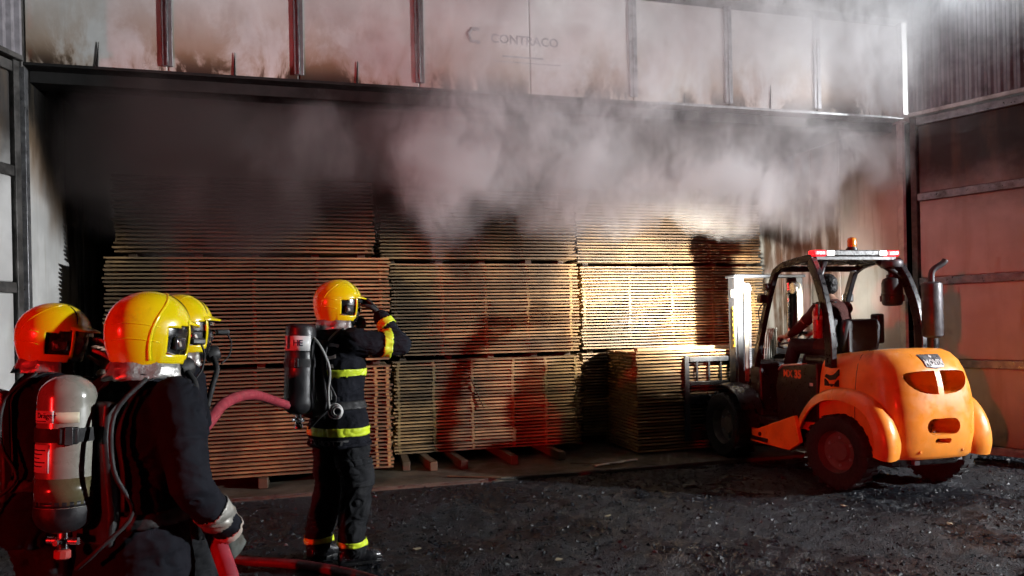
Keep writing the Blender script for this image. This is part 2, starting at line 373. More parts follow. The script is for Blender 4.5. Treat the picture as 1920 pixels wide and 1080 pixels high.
# ================================================================ lumber
def wood_material(name, a, bb, wet=.74):
    t = NT(name); o = t.obj(); p = t.pos(); r = t.rnd()
    off = t.new('ShaderNodeCombineXYZ'); t.set(off, 0, t.math('MULTIPLY', r, 37.0)); t.set(off, 2, t.math('MULTIPLY', r, 91.0))
    va = t.new('ShaderNodeVectorMath', operation='ADD'); t.set(va, 0, o); t.set(va, 1, off.outputs[0]); v = va.outputs[0]
    g = t.noise(t.vscale(v, 1.2, 12, 40), 2.2, 5, .6, .6)
    base = t.mix(t.mr(g, .3, .72), c4(a), c4(bb))
    base = t.mix(t.mr(r, 0, 1, 0, .75, False), base, c4(a, .35))
    kn = t.noise(t.vscale(v, 5.5, 8, 14), 1.6, 2); base = t.mix(t.mr(kn, .68, .76, 0, .85), base, (.07,.03,.012,1))
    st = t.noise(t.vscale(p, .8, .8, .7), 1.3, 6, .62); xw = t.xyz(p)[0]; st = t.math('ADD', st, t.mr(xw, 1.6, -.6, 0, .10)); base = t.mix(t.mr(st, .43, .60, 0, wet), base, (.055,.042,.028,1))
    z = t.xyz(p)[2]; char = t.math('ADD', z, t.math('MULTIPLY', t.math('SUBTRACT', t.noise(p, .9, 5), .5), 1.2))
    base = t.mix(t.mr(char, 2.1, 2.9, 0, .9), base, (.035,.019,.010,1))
    t.set(t.b, 'Base Color', base); t.set(t.b, 'Roughness', t.mr(g, .3, .7, .5, .8)); t.bump(g, .4, .002); return t.mat
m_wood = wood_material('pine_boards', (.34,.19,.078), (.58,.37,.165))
m_woody = wood_material('spacer_wood', (.36,.24,.075), (.50,.35,.12), .35)
m_woodd = wood_material('bearer_wood', (.085,.048,.024), (.15,.085,.04), .6)
PIT = .0382; BT = .0180; BD = .118
_bm = {}
def board_mesh(L, k):
    key = (round(L, 2), k)
    if key not in _bm:
        rd = random.Random(k*13 + int(L*100)); n = 6; vs_ = []
        wob = [rd.uniform(-.0022, .0022) for _ in range(n+1)]; wy = [rd.uniform(-.006, .006) for _ in range(n+1)]
        for i in range(n+1):
            x = L*i/n
            for yy, zz in ((0,0),(BD,0),(BD,BT),(0,BT)): vs_.append((x, yy + wy[i], zz + wob[i]))
        fs = [(i*4+a, i*4+(a+1) % 4, i*4+4+(a+1) % 4, i*4+4+a) for i in range(n) for a in range(4)] + [(3,2,1,0), tuple(n*4+a for a in range(4))]
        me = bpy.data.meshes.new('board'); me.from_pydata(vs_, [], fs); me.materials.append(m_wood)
        bm = bmesh.new(); bm.from_mesh(me); bmesh.ops.recalc_face_normals(bm, faces=bm.faces); bm.to_mesh(me); bm.free(); _bm[key] = me
    return _bm[key]
def lumber_stack(x, y, z, L, layers, label, depth=7, stick=(.03,.27,.5,.73,.97), rot=0., jag=.012, bol=None, group='lumber stacks in the kiln', seed=1, vis=False):
    rd = random.Random(seed)
    e = empty('lumber_stack', (x, y, z), rot, label=label, cat='lumber', group=group)
    rows = MB(); sp = MB()
    for i in range(layers):
        zz = i*PIT
        o = bpy.data.objects.new('board', board_mesh(L, rd.randrange(6))); C.objects.link(o); o.parent = e
        o.location = (rd.uniform(-jag, jag)*1.6, rd.gauss(0, .009), zz + rd.uniform(-.0006, .0006)); o.rotation_euler = (0, rd.uniform(-.0006,.0006), rd.uniform(-.0025, .0025))
        for k in range(1, depth):
            dx = rd.uniform(-jag, jag)*1.6; yy = k*(BD + .008); rows.box(dx, L+dx, yy, yy+BD, zz, zz+BT)
        if i < layers - 1:
            for f in stick:
                xx = L*f + rd.uniform(-.008, .008); fy = rd.uniform(-.012, .004) if (vis is True or vis and f > vis[0]) else rd.uniform(.08, .12)
                sp.box(xx-.015, xx+.015, fy, depth*(BD+.008), zz+BT-.0007, zz+PIT+.0007)
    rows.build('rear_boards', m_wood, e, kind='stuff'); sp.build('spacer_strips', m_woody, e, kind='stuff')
    for f in (bol or ()):
        MB().box(L*f-.04, L*f+.04, .16 + rd.uniform(-.06,.06), depth*(BD+.008)-.02, -.056, -.001).build('bolster', m_woodd, e, bevel=.004)
    return e
H1 = 28; T1 = H1*PIT - (PIT-BT)         # height of a full tier
LA, LB, LC = 2.66, 2.24, 2.64
zA = .125
tz = [zA, zA + T1 + .060, zA + 2*T1 + .120]
bo = (.06, .30, .52, .76, .95)
g = 'lumber stacks in the kiln'
lumber_stack(-1.84, 7.75, tz[0], LA, H1, 'lowest pine board stack directly behind the firefighters, yellow spacer ends at its right', seed=1, stick=(.02,.25,.5,.75,.94,.985), vis=(.9,))
lumber_stack(-1.84, 7.77, tz[1], LA, H1, 'middle pine board stack of the column behind the firefighters', bol=bo, seed=2)
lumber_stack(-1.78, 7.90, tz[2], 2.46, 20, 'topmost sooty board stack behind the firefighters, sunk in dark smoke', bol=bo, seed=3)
lumber_stack(.93, 8.48, tz[0], LB, H1, 'lowest board stack in the central column, on protruding timber bearers', seed=4, vis=True, stick=(.02,.20,.40,.62,.80,.97))
lumber_stack(.91, 8.50, tz[1], LB+.02, H1, 'middle board stack in the central column, lit red and gold', bol=bo, seed=5)
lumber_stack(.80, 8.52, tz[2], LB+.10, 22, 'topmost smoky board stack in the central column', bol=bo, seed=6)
lumber_stack(3.36, 8.95, tz[0], LC, H1, 'lowest board stack in the column behind the forklift mast, in shadow', seed=7)
lumber_stack(3.37, 8.93, tz[1], LC, H1, 'brightly lit middle board stack in the column behind the forklift mast', bol=bo, seed=8)
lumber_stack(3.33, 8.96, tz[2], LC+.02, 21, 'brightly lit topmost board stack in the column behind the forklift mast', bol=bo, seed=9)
lumber_stack(3.67, 7.98, .05, 1.95, 31, 'board stack standing forward against the forklift load backrest', depth=7, group='lumber stacks in the kiln', seed=10, stick=(.03,.5,.97), jag=.007)
for k in (0, 1):
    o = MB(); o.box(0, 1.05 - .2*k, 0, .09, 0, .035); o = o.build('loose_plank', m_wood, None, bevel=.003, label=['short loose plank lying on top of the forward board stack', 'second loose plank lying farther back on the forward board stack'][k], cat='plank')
    o.location = (3.72 + .55*k, 8.05 + .3*k, .05 + 31*PIT - .0152 + .001); o.rotation_euler = (0, 0, R(4 - 7*k))
# bearers under the columns
for k, (x, y0, y1) in enumerate(((.99, 8.02, 9.3), (1.27, 7.92, 9.3), (1.60, 7.90, 9.3), (2.17, 7.94, 9.3), (2.74, 7.99, 9.3))):
    o = MB().box(-.04, .04, 0, y1-y0, 0, .098).build('bearer_timber', m_woodd, None, bevel=.006, cat='timber', group='bearers under the central column',
        label=['first', 'second', 'third', 'fourth', 'fifth'][k] + ' timber bearer from the left poking out under the central board column')
    o.location = (x, y0, .020); o.rotation_euler = (0, 0, R(random.uniform(-4, 4)))
for k, (x, y0) in enumerate(((-1.4, 7.70), (-.45, 7.66), (.55, 7.45))):
    o = MB().box(-.045, .045, 0, 9.2-y0, 0, .098).build('bearer_timber', m_woodd, None, bevel=.006, cat='timber', group='bearers under the near column',
        label=['timber bearer under the near board column, behind the leftmost firefighters', 'timber bearer under the near board column, beside the standing firefighter', 'dark timber bearer poking out at the right foot of the near board column'][k])
    o.location = (x, y0, .020)
for k, x in enumerate((3.7, 4.7, 5.7)):
    o = MB().box(-.045, .045, 0, 1.0, 0, .098).build('bearer_timber', m_woodd, None, bevel=.006, cat='timber', group='bearers under the far column', label=['timber bearer in the dark under the near end of the far board column', 'timber bearer in the dark under the middle of the far board column', 'timber bearer in the dark under the wall end of the far board column'][k])
    o.location = (x, 8.95, .020)
# loose sticks and scraps
def stick(pts, r, m, label, name='loose_stick'):
    P = [Vector(p) for p in pts]; o0 = P[0]
    b = MB(); b.tube([p - o0 for p in P], r, 4, flat=.5); o = b.build(name, m, None, label=label, cat='stick'); o.location = o0
stick([(2.95, 7.52, .03), (3.5, 7.66, .035)], .022, m_trim, 'pale lath lying on the dark floor in front of the forward board stack')
stick([(2.75, 7.75, .03), (3.25, 7.5, .035)], .012, m_woodd, 'thin dark lath crossing the pale one on the floor')
stick([(1.79, 8.44, .98), (1.95, 8.43, .60)], .012, m_woodd, 'thin crooked stick hanging down the front of the central board column')
stick([(1.35, 7.55, .03), (1.85, 7.28, .03)], .018, m_woodd, 'dark stick lying across the pebble line below the central column')
rd = random.Random(4)
m_scrap = mat('dry_scrap', (.42,.36,.24), .7, var=.3)
for k, (px_, py_, lab) in enumerate(((1.55, 4.62, 'pale dry leaf on the grit in the lower centre of the yard'), (.72, 5.3, 'small pale wood chip on the grit beside the standing firefighter'), (2.3, 5.6, 'pale wood chip on the grit in front of the pebble line'), (4.3, 5.3, 'white scrap on the grit in front of the forklift rear wheel'), (4.62, 4.55, 'tan scrap on the grit at the lower right'))):
    b = MB(); n = 7; ring = [((.03 + .012*rd.random())*math.cos(6.28*i/n), (.02 + .008*rd.random())*math.sin(6.28*i/n), .006 + .012*rd.random()) for i in range(n)]
    b.add(ring + [(0,0,.014), (0,0,-.002)], [(i, (i+1) % n, n) for i in range(n)] + [((i+1) % n, i, n+1) for i in range(n)])
    o = b.build('scrap', m_scrap, None, label=lab, cat='scrap'); o.location = (px_, py_, gz(px_, py_) + .004); o.rotation_euler = (0, 0, rd.random()*6)
# ================================================================ forklift
m_or = mat('orange_paint', (.78,.27,.030), .40, var=.12, scale=5, bump=.06, bscale=30, dirt=.26, dirtcol=(.26,.11,.04), coat=.18, rvar=.14)
m_blk = mat('black_paint', (.014,.014,.016), .38, var=.4, scale=12, dirt=.2, dirtcol=(.04,.035,.03))
m_rub = mat('tyre_rubber', (.012,.012,.013), .8, var=.4, scale=20, dirt=.35, dirtcol=(.03,.027,.024))
m_rim = mat('wheel_rim', (.13,.11,.095), .65, .1, dirt=.45)
m_mast = mat('mast_steel', (.024,.027,.033), .55, .1, dirt=.35)
m_chrome = mat('bright_steel', (.62,.64,.66), .22, .95, var=.1, bump=.05)
m_vinyl = mat('seat_vinyl', (.016,.017,.020), .45, var=.2, bump=.25, bscale=120)
m_muf = mat('muffler_steel', (.075,.07,.075), .5, .5, dirt=.35)
m_red = mat('extinguisher_red', (.45,.012,.018), .28, var=.08, bump=0, coat=.5)
m_dkplast = mat('dark_plastic', (.02,.02,.021), .55, var=.2)
m_badge = mat('badge_silver', (.30,.30,.31), .35, .7)
m_decal = mat('decal_orange', (.75,.16,.03), .5, bump=0)
m_white = mat('white_decal', (.75,.74,.72), .5, bump=0)
m_hose = mat('hydraulic_hose', (.30,.29,.25), .5, dirt=.3)
m_yel = mat('warning_yellow', (.72,.48,.03), .5, bump=0)
fk = empty('forklift', (5.26, 5.85, 0), R(-.8), label='orange and black diesel forklift seen from behind, mast raised to the lumber', cat='forklift')
def lerp_tab(tab, z):
    for (a, va), (b_, vb) in zip(tab[:-1], tab[1:]):
        if z <= b_: t = max(0, (z-a)/(b_-a)); t = t*t*(3-2*t) if len(tab) < 4 else t; return va + (vb-va)*t
    return tab[-1][1]
# counterweight and hood, one shell with the openings cut through it
def hood():
    wt = [(.33,.455),(.36,.475),(.6,.49),(.85,.485),(1.05,.465),(1.17,.44),(1.235,.405),(1.268,.355),(1.285,.28),(1.292,.16)]
    rt = [(.33,.585),(.36,.61),(.55,.645),(.75,.645),(.95,.615),(1.1,.575),(1.18,.525),(1.235,.46),(1.268,.39),(1.285,.30),(1.292,.16)]
    zs = [.33,.345,.36,.45,.55,.65,.75,.85,.95,1.05,1.11,1.17,1.205,1.235,1.255,1.268,1.278,1.285,1.29,1.292]
    rs = []
    for z in zs:
        w, r = lerp_tab(wt, z), lerp_tab(rt, z); yf = .36 if z < 1.2 else .36 - (w < .4)*(.4-w)*.35
        side = [yf, .2, .05, -.1]; pts = []
        ys0 = -.16 if r > .3 else -.05
        for y in side: pts.append((-w, y))
        n = 22; e = 2/(3.6 if z < .9 else 3.6 - (z-.9)*2.2)
        for k in range(n+1):
            t = math.pi*k/n; c_, s_ = math.cos(t), math.sin(t)
            pts.append((-w*math.copysign(abs(c_)**e, c_), ys0 - (r + ys0)*abs(s_)**e))
        for y in side[::-1]: pts.append((w, y))
        k = (z - .33)/.96
        rs.append([(x, y, z - k*k*.10*max(0, y + .35)) for x, y in pts])
    mb = MB(); mb.rings(rs, 0); me = mb.mesh('body_cover')
    o = link('body_cover', me, [m_or, m_blk], fk, smooth=True, auto=50)
    cut = MB()
    def opening(poly, y0, y1): cut.prism(poly, y0, y1, 'y', 0)
    eye = []
    for k in range(26):
        t = 2*math.pi*k/26; c_, s_ = math.cos(t), math.sin(t)
        eye.append((.325*math.copysign(abs(c_)**.75, c_), 1.035 + (.058*abs(s_)**.45 if s_ > 0 else -.145*abs(s_)**1.15)))
    L_ = [p for p in eye if p[0] < -.028]; Rr = [p for p in eye if p[0] > .028]
    def edge(x, up): 
        c_ = min(abs(x)/.325, 1)**(1/.75); s_ = math.sqrt(max(0, 1-c_*c_)); return 1.035 + (.058*s_**.45 if up else -.145*s_**1.15)
    L_ = [(-.028, edge(.028, True))] + [p for p in eye[:] if p[0] < -.028] + [(-.028, edge(.028, False))]
    Rr = [(.028, edge(.028, False))] + [eye[(i+13) % 26] for i in range(26) if eye[(i+13) % 26][0] > .028] + [(.028, edge(.028, True))]
    opening(L_, -1.0, -.22); opening(Rr, -1.0, -.22)
    def slot(w, h, zc):
        r = h/2; return [(w/2 - r + r*math.cos(t), zc + r*math.sin(t)) for t in [(-90 + 22.5*k)*math.pi/180 for k in range(9)]] + [(-w/2 + r + r*math.cos(t), zc + r*math.sin(t)) for t in [(90 + 22.5*k)*math.pi/180 for k in range(9)]]
    opening(slot(.34, .14, .615), -1.0, -.35); opening(slot(.165, .045, .490), -1.0, -.45)
    cm = cut.mesh('cut'); cm.materials.append(m_or); cm.materials.append(m_blk); co = bpy.data.objects.new('cut_tmp', cm); C.objects.link(co); co.parent = fk
    bo_ = o.modifiers.new('b', 'BOOLEAN'); bo_.object = co; bo_.operation = 'DIFFERENCE'; bo_.solver = 'EXACT'
    bpy.context.view_layer.update(); dg = bpy.context.evaluated_depsgraph_get()
    nm = bpy.data.meshes.new_from_object(o.evaluated_get(dg)); o.modifiers.clear(); o.data = nm
    bpy.data.objects.remove(co)
    bm = bmesh.new(); bm.from_mesh(nm); bmesh.ops.remove_doubles(bm, verts=bm.verts, dist=.0004); bm.to_mesh(nm); bm.free()
    for p in nm.polygons: p.use_smooth = True
    nm.set_sharp_from_angle(angle=R(38))
    bv = o.modifiers.new('bevel', 'BEVEL'); bv.width = .007; bv.segments = 2; bv.limit_method = 'ANGLE'; bv.angle_limit = R(50)
    return o
hd = hood()
def rear_y(x, z): # the tail's surface, by ray
    ok, loc, nor, _ = hd.ray_cast(Vector((x, -2, z)), Vector((0, 1, 0))); return (loc, nor) if ok else (Vector((x, -.6, z)), Vector((0, -1, 0)))
# seam between hood and counterweight, and a few bolt heads
pts = []
for k in range(33):
    a = R(-62 + 304*k/32); d = Vector((math.cos(a), 0, math.sin(a)))
    ok, l, n_, _ = hd.ray_cast(Vector((0, -.14, .85)) + d*2, -d)
    if ok and l.z > .42: pts.append(l + n_*.0005)
b = MB(); b.tube(pts, .0035, 6); b.build('hood_seam', m_blk, hd, smooth=True)
for x, z in ((-.40,.42),(-.22,.40),(.22,.40),(.40,.42)):
    l, n_ = rear_y(x, z) if False else (hd.ray_cast(Vector((x, -2, z)), Vector((0,1,0)))[1], None)
    MB().lathe([(.004,-.004),(.013,-.003),(.013,.006),(.009,.010)], 6, M=Matrix.Translation(l) @ Matrix.Rotation(R(90), 4, 'X')).build('bolt_head', m_or, hd)
# silver badge with its name, wrapped onto the tail
def on_tail(co, lift): l, n = rear_y(co.x, co.y); return l + n*(lift + co.z)
bd = bpy.data.meshes.new('badge'); pts = []; nx, nz = 14, 8
for j in range(nz+1):
    for i in range(nx+1):
        u = -1 + 2*i/nx; w_ = .115 - .018*(1-j/nz); v = j/nz
        pts.append(Vector((u*w_, 1.122 + .105*v - (.016*(1-abs(u)) if j == 0 else 0), 0)))
bd.from_pydata([on_tail(p, .004) for p in pts], [], [(j*(nx+1)+i, j*(nx+1)+i+1, (j+1)*(nx+1)+i+1, (j+1)*(nx+1)+i) for j in range(nz) for i in range(nx)])
bo_ = link('badge', bd, m_badge, hd, smooth=True); so = bo_.modifiers.new('t', 'SOLIDIFY'); so.thickness = .003
for tx, sz, zz in (('MOVIX', .062, 1.155), ('+', .05, 1.205)):
    me = map_mesh(text_mesh(tx, sz, .0006, .0012), lambda c: on_tail(Vector((c.x, c.y + zz, c.z)), .0085)); link('lettering', me, m_white, bo_)
# side emblem and dark model panel
X0 = -.492
def left_side(poly, x, th, m, name, par): return MB().prism(poly, x, x+th, 'x').build(name, m, par, bevel=.003)
sw = [(.27,1.005),(.20,.975),(.13,.985),(.075,1.03),(.07,1.085),(.10,1.06),(.145,1.03),(.20,1.02),(.25,1.03)]
e1 = MB(); e1.prism(sw, -.488, -.475, 'x'); e1.prism([(.27,.92),(.27,.985),(.23,.955),(.215,.92)], -.492, -.475, 'x'); e1.prism([(.08,.92),(.08,.985),(.12,.955),(.135,.92)], -.492, -.475, 'x'); e1.prism([(.21,.94),(.14,.94),(.175,.915)], -.492, -.475, 'x')
e1.build('emblem', m_blk, hd)
side = MB().prism([(.37,.55),(1.02,.50),(1.05,.86),(1.0,1.02),(.92,1.075),(.37,1.13)], -.50, .50, 'x').build('side_panel', m_blk, fk, bevel=.015)
MB().prism([(.60,1.10),(.92,1.078),(.99,1.03),(1.0,1.04),(.925,1.092),(.60,1.118)], -.507, -.44, 'x').build('edge_trim', m_trim, side)
ML = lambda x, y, z: basis((0,-1,0), (0,0,1), (-1,0,0), (x, y, z))
flat_text('MX', .105, ML(-.503, .83, 1.0), m_decal, side, .001); flat_text('35', .112, ML(-.503, .665, 1.0), m_decal, side, .005)
MB().box(-.506, -.499, .43, .475, .90, .93).build('sticker', m_white, side)
# rear fenders and the tapered side frames
for s in (-1, 1):
    path = [(-.565,.338),(-.59,.44),(-.58,.55),(-.535,.67),(-.44,.785),(-.28,.865),(-.06,.895),(.16,.875),(.34,.805),(.48,.70),(.60,.575),(.68,.47)]
    sec = [(.30,-.09),(.38,-.02),(.44,.012),(.50,.026),(.55,.012),(.585,-.03),(.598,-.085),(.583,-.09),(.55,-.045),(.48,-.03),(.30,-.12)]
    P = [Vector((0, a, c)) for a, c in smooth_path([(a, c, 0) for a, c in path], 3) for a, c in [(a, c)]] if False else [Vector((0, v.x, v.y)) for v in smooth_path([(a, c, 0) for a, c in path], 3)]
    rs = []
    for i, p in enumerate(P):
        d = (P[min(i+1, len(P)-1)] - P[max(i-1, 0)]).normalized(); nrm = Vector((0, -d.z, d.y)); nrm = nrm if nrm.dot(p - Vector((0, 0, .35))) > 0 else -nrm
        f = i/(len(P)-1); wd = 1.0 - .10*max(0, f-.75)/.25
        rs.append([Vector((s*(.30 + (q-.30)*wd), 0, 0)) + p + nrm*h for q, h in sec])
    MB().rings(rs).build('fender', m_or, fk, smooth=True, auto=60)
    fr = MB().prism([(.60,.60),(.52,.34),(.70,.235),(1.54,.235),(1.54,.375),(1.26,.385)], s*.555, s*.60, 'x').build('side_frame', m_or, fk, bevel=.008)
    MB().tube([(s*.55, 1.20, .335), (s*.612, 1.20, .335)], .022, 10).build('bolt', m_blk, fr)
    for (yy, rr, ww, nm) in ((0, .335, .20, 'rear'), (1.74, .375, .27, 'front')):
        wx = s*.53 if yy == 0 else s*.63
        Mw = Matrix.Translation((wx, yy, rr)) @ Matrix.Rotation(R(14 if yy == 0 else 0), 4, 'Z') @ Matrix.Rotation(R(90), 4, 'Y')
        we = empty('wheel', (0,0,0)); we.parent = fk; we.matrix_local = Mw
        h = ww/2; t = MB(); t.rings([[(r_*math.cos(2*math.pi*k/40), r_*math.sin(2*math.pi*k/40), z_) for k in range(40)] for r_, z_ in [(rr*.58,-h*.80),(rr*.72,-h*.95),(rr*.90,-h),(rr*.97,-h*.86),(rr,-h*.62),(rr,h*.62),(rr*.97,h*.86),(rr*.90,h),(rr*.72,h*.95),(rr*.58,h*.80)]], close=True)
        ty = t.build('tyre', m_rub, we, smooth=True, auto=40)
        tr = MB()
        for k in range(22):
            a = 2*math.pi*k/22
            for sg in (-1, 1): tr.box(rr-.012, rr+.008, -.020, .020, 0, h*.93, 0, Matrix.Rotation(a + sg*.07, 4, 'Z') @ (Matrix.Scale(-1, 4, (0,0,1)) if sg < 0 else Matrix.Identity(4)))
        tr.build('tread', m_rub, ty, kind='stuff')
        o = MB(); o.lathe([(.03,-h*.3),(rr*.25,-h*.32),(rr*.30,-h*.10),(rr*.52,-h*.12),(rr*.58,-h*.80),(rr*.60,-h*.80),(rr*.60,h*.80),(rr*.58,h*.80),(rr*.52,h*.12),(rr*.30,h*.10),(rr*.25,h*.32),(.03,h*.3)], 30); o.build('rim', m_rim, we, smooth=True, auto=40)
        nut = MB().tube([(0,0,-h*.24), (0,0,h*.24)], .014, 6).mesh('wheel_nut')
        for k in range(6): link('wheel_nut', nut, m_steel, we).location = (rr*.38*math.cos(k*1.047), rr*.38*math.sin(k*1.047), 0)
# chassis, axle and tail hardware
MB().box(-.36, .36, -.42, 1.6, .24, .54).build('chassis', m_blk, fk, bevel=.02)
MB().box(-.45, .45, -.10, .10, .23, .42).build('rear_axle', m_blk, fk, bevel=.02)
b = MB(); b.tube([(0,-.52,.40),(0,-.52,.56)], .018, 8); b.tube([(-.05,-.60,.53),(.05,-.60,.53)], .012, 6); b.build('drawbar_pin', m_chrome, fk, smooth=True)
for x in (-.33, -.12, .36, .43): MB().box(x-.03, x+.03, -.50+abs(x)*.3, -.46+abs(x)*.3, .255, .30).build('bracket', m_steel, fk, bevel=.005)
# floor, step, seat, dash
MB().box(-.50, .50, 1.02, 1.58, .42, .50).build('floor_plate', m_blk, fk, bevel=.01)
MB().box(-.62, -.50, 1.06, 1.42, .26, .30).build('step', m_blk, fk, bevel=.008)
st = MB(); st.box(-.25, .25, .42, .92, 1.08, 1.20).build('seat', m_vinyl, fk, bevel=.05)
sb = MB().rings([[(x*w, y0 + d*yy, z) for x, yy in ((-1,-.5),(-.85,-1),(.85,-1),(1,-.5),(1,.6),(.8,1),(-.8,1),(-1,.6))] for z, w, d, y0 in ((1.14,.22,.05,.44),(1.2,.235,.06,.43),(1.35,.235,.065,.40),(1.48,.225,.06,.375),(1.535,.20,.045,.365),(1.55,.16,.02,.36))]).build('seat_backrest', m_vinyl, fk, bevel=.012)
MB().box(-.17, .17, .318, .345, 1.22, 1.47).build('seat_back_shell', m_dkplast, sb, bevel=.01)
for s in (-1, 1): MB().box(s*.27-.04, s*.27+.04, .38, .50, 1.27 if s < 0 else 1.30, 1.56 if s < 0 else 1.60).build('seat_wing', m_vinyl, fk, bevel=.02)
b = MB(); b.prism([(1.38,.5),(1.58,.5),(1.60,1.02),(1.50,1.12),(1.40,1.08)], -.46, .46, 'x'); b.build('dashboard', m_blk, fk, bevel=.02)
b = MB(); b.tube([(-.12, 1.46, 1.0), (-.12, 1.28, 1.30)], .028, 8); b.build('steering_column', m_dkplast, fk, smooth=True)
Mst = Matrix.Translation((-.12, 1.26, 1.33)) @ Matrix.Rotation(R(-32), 4, 'X')
b = MB(); b.rings([[Vector(((.165 + .014*math.cos(p))*math.cos(a), (.165 + .014*math.cos(p))*math.sin(a), .014*math.sin(p))) for p in [k*math.pi/4 for k in range(8)]] for a in [k*math.pi/14 for k in range(28)]], close=True, M=Mst)
for a in (.5, 2.6, 4.7): b.tube([(0,0,-.02), (.16*math.cos(a), .16*math.sin(a), 0)], .010, 6, M=Mst)
b.build('steering_wheel', m_dkplast, fk, smooth=True)
b = MB()
for i in range(4): b.tube([(.22 + .05*i, 1.44, 1.08), (.22 + .05*i, 1.38, 1.24 + .01*i)], .008, 6)
b.build('levers', m_chrome, fk, smooth=True)
# overhead guard
def bar(name, pts, w, t, m=m_blk, par=fk, n=5):
    P = smooth_path(pts, n); rs = []
    for i, p in enumerate(P):
        d = (P[min(i+1, len(P)-1)] - P[max(i-1, 0)]).normalized(); a = Vector((1,0,0)) if abs(d.x) < .8 else Vector((0,1,0)); u = d.cross(a).normalized(); a = u.cross(d).normalized()
        rs.append([p + a*t*sa + u*w*sb_ for sa, sb_ in ((-.5,-.5),(.5,-.5),(.5,.5),(-.5,.5))])
    return MB().rings(rs).build(name, m, par, bevel=.008)
gd = empty('overhead_guard', (0,0,0)); gd.parent = fk
for s in (-1, 1):
    bar('rear_pillar', [(s*.50,.16,1.10),(s*.515,.14,1.35),(s*.515,.19,1.65),(s*.505,.30,1.93),(s*.49,.43,2.13)], .10, .062, par=gd)
    bar('front_pillar', [(s*.47,.42,2.165),(s*.48,.80,2.135),(s*.485,.98,2.085),(s*.49,1.06,2.0),(s*.495,1.22,1.62),(s*.50,1.42,1.05)], .070, .058, par=gd)
    b = MB(); b.tube([(s*.505,.30,1.93),(s*.37,.42,2.07),(s*.30,.47,2.13)], .030, 8); b.build('gusset', m_blk, gd, smooth=True)
MB().box(-.455, .455, .40, .50, 2.135, 2.175).build('rear_beam', m_blk, gd, bevel=.006)
MB().box(-.455, .455, .94, 1.0, 2.06, 2.12).build('front_beam', m_blk, gd, bevel=.006)
for k in range(6): x = -.37 + .148*k; MB().box(x-.018, x+.018, .50, .94, 2.125, 2.15).build('roof_bar', m_blk, gd, bevel=.004)
lb = MB().box(-.33, .33, .385, .465, 2.177, 2.235).build('light_bar', m_blk, fk, bevel=.008)
m_tail = glow('lit_red_lens', (1.0,.012,.02), 1.6, (.5,.01,.02)); m_rev = glow('lit_white_lens', (1,.93,.85), 4.0); m_led = glow('lit_red_led', (1.0,.25,.25), 3.5); m_amb = mat('amber_lens', (.75,.26,.02), .2, coat=.6, bump=.3, bscale=90)
for s in (-1, 1):
    o = MB().box(s*.425-.072, s*.425+.072, .375, .47, 2.173, 2.233).build('tail_light', m_tail, lb, bevel=.012)
    for k in range(3): MB().box(s*.425-.045+.032*k, s*.425-.023+.032*k, .366, .374, 2.19, 2.216).build('led', m_led, o)
    MB().box(s*.305-.042, s*.305+.042, .372, .384, 2.18, 2.228).build('reverse_light', m_rev, lb, bevel=.006)
    lamp('tail_glow', 'POINT', (0,0,0), .5, (1,.03,.03), .05).parent = fk; bpy.data.objects[-1] if False else None
for o in [o for o in bpy.data.objects if o.name.startswith('tail_glow')]:
    o.location = (-.43 if o.name == 'tail_glow' else .43, .30, 2.20)
b = MB(); b.lathe([(.055,2.236),(.055,2.255),(.045,2.258),(.045,2.268)], 18, M=Matrix.Translation((-.02,.43,0))); bb_ = b.build('beacon_base', m_dkplast, fk, smooth=True, auto=40)
b = MB(); b.lathe([(.042,2.268),(.044,2.33),(.038,2.355),(.02,2.365)], 18, M=Matrix.Translation((-.02,.43,0))); b.build('beacon_lens', m_amb, fk, smooth=True, auto=40)
# air pre-cleaner hanging at the rear right pillar
b = MB(); Mx = Matrix.Translation((.42,.40,0)); b.lathe([(.10,2.06),(.108,2.075),(.108,2.12),(.10,2.133)], 22, M=Mx); b.lathe([(.035,1.97),(.035,2.06)], 14, M=Mx); b.lathe([(.05,1.955),(.055,1.975),(.05,1.99)], 14, M=Mx)
pc = b.build('pre_cleaner_cap', m_muf, fk, smooth=True, auto=35)
b = MB(); b.lathe([(.06,1.675),(.088,1.685),(.098,1.71),(.098,1.775),(.103,1.78),(.103,1.80),(.098,1.805),(.098,1.905),(.085,1.945),(.05,1.962)], 24, M=Mx); bo2 = b.build('pre_cleaner_bowl', m_dkplast, fk, smooth=True, auto=35)
b = MB(); [b.box(-.112,-.095,-.02,.02,1.72,1.78, 0, Mx @ Matrix.Rotation(a, 4, 'Z')) for a in (.4, 2.2, 4.0, 5.4)]; b.build('clips', m_dkplast, bo2)
# exhaust
b = MB(); Me = Matrix.Translation((.47,-.05,0)); b.lathe([(.06,1.36),(.088,1.375),(.092,1.39),(.092,1.86),(.088,1.875),(.06,1.89)], 24, M=Me); ex = b.build('muffler', m_muf, fk, smooth=True, auto=35)
b = MB(); b.tube(smooth_path([(.47,-.05,1.88),(.47,-.05,1.96),(.49,-.06,2.01),(.56,-.09,2.06),(.585,-.10,2.095)], 4), .029, 12); b.build('exhaust_pipe', m_muf, ex, smooth=True)
b = MB(); b.lathe([(.05,1.16),(.05,1.36)], 12, M=Me); b.build('muffler_foot', m_blk, ex, smooth=True, auto=40)
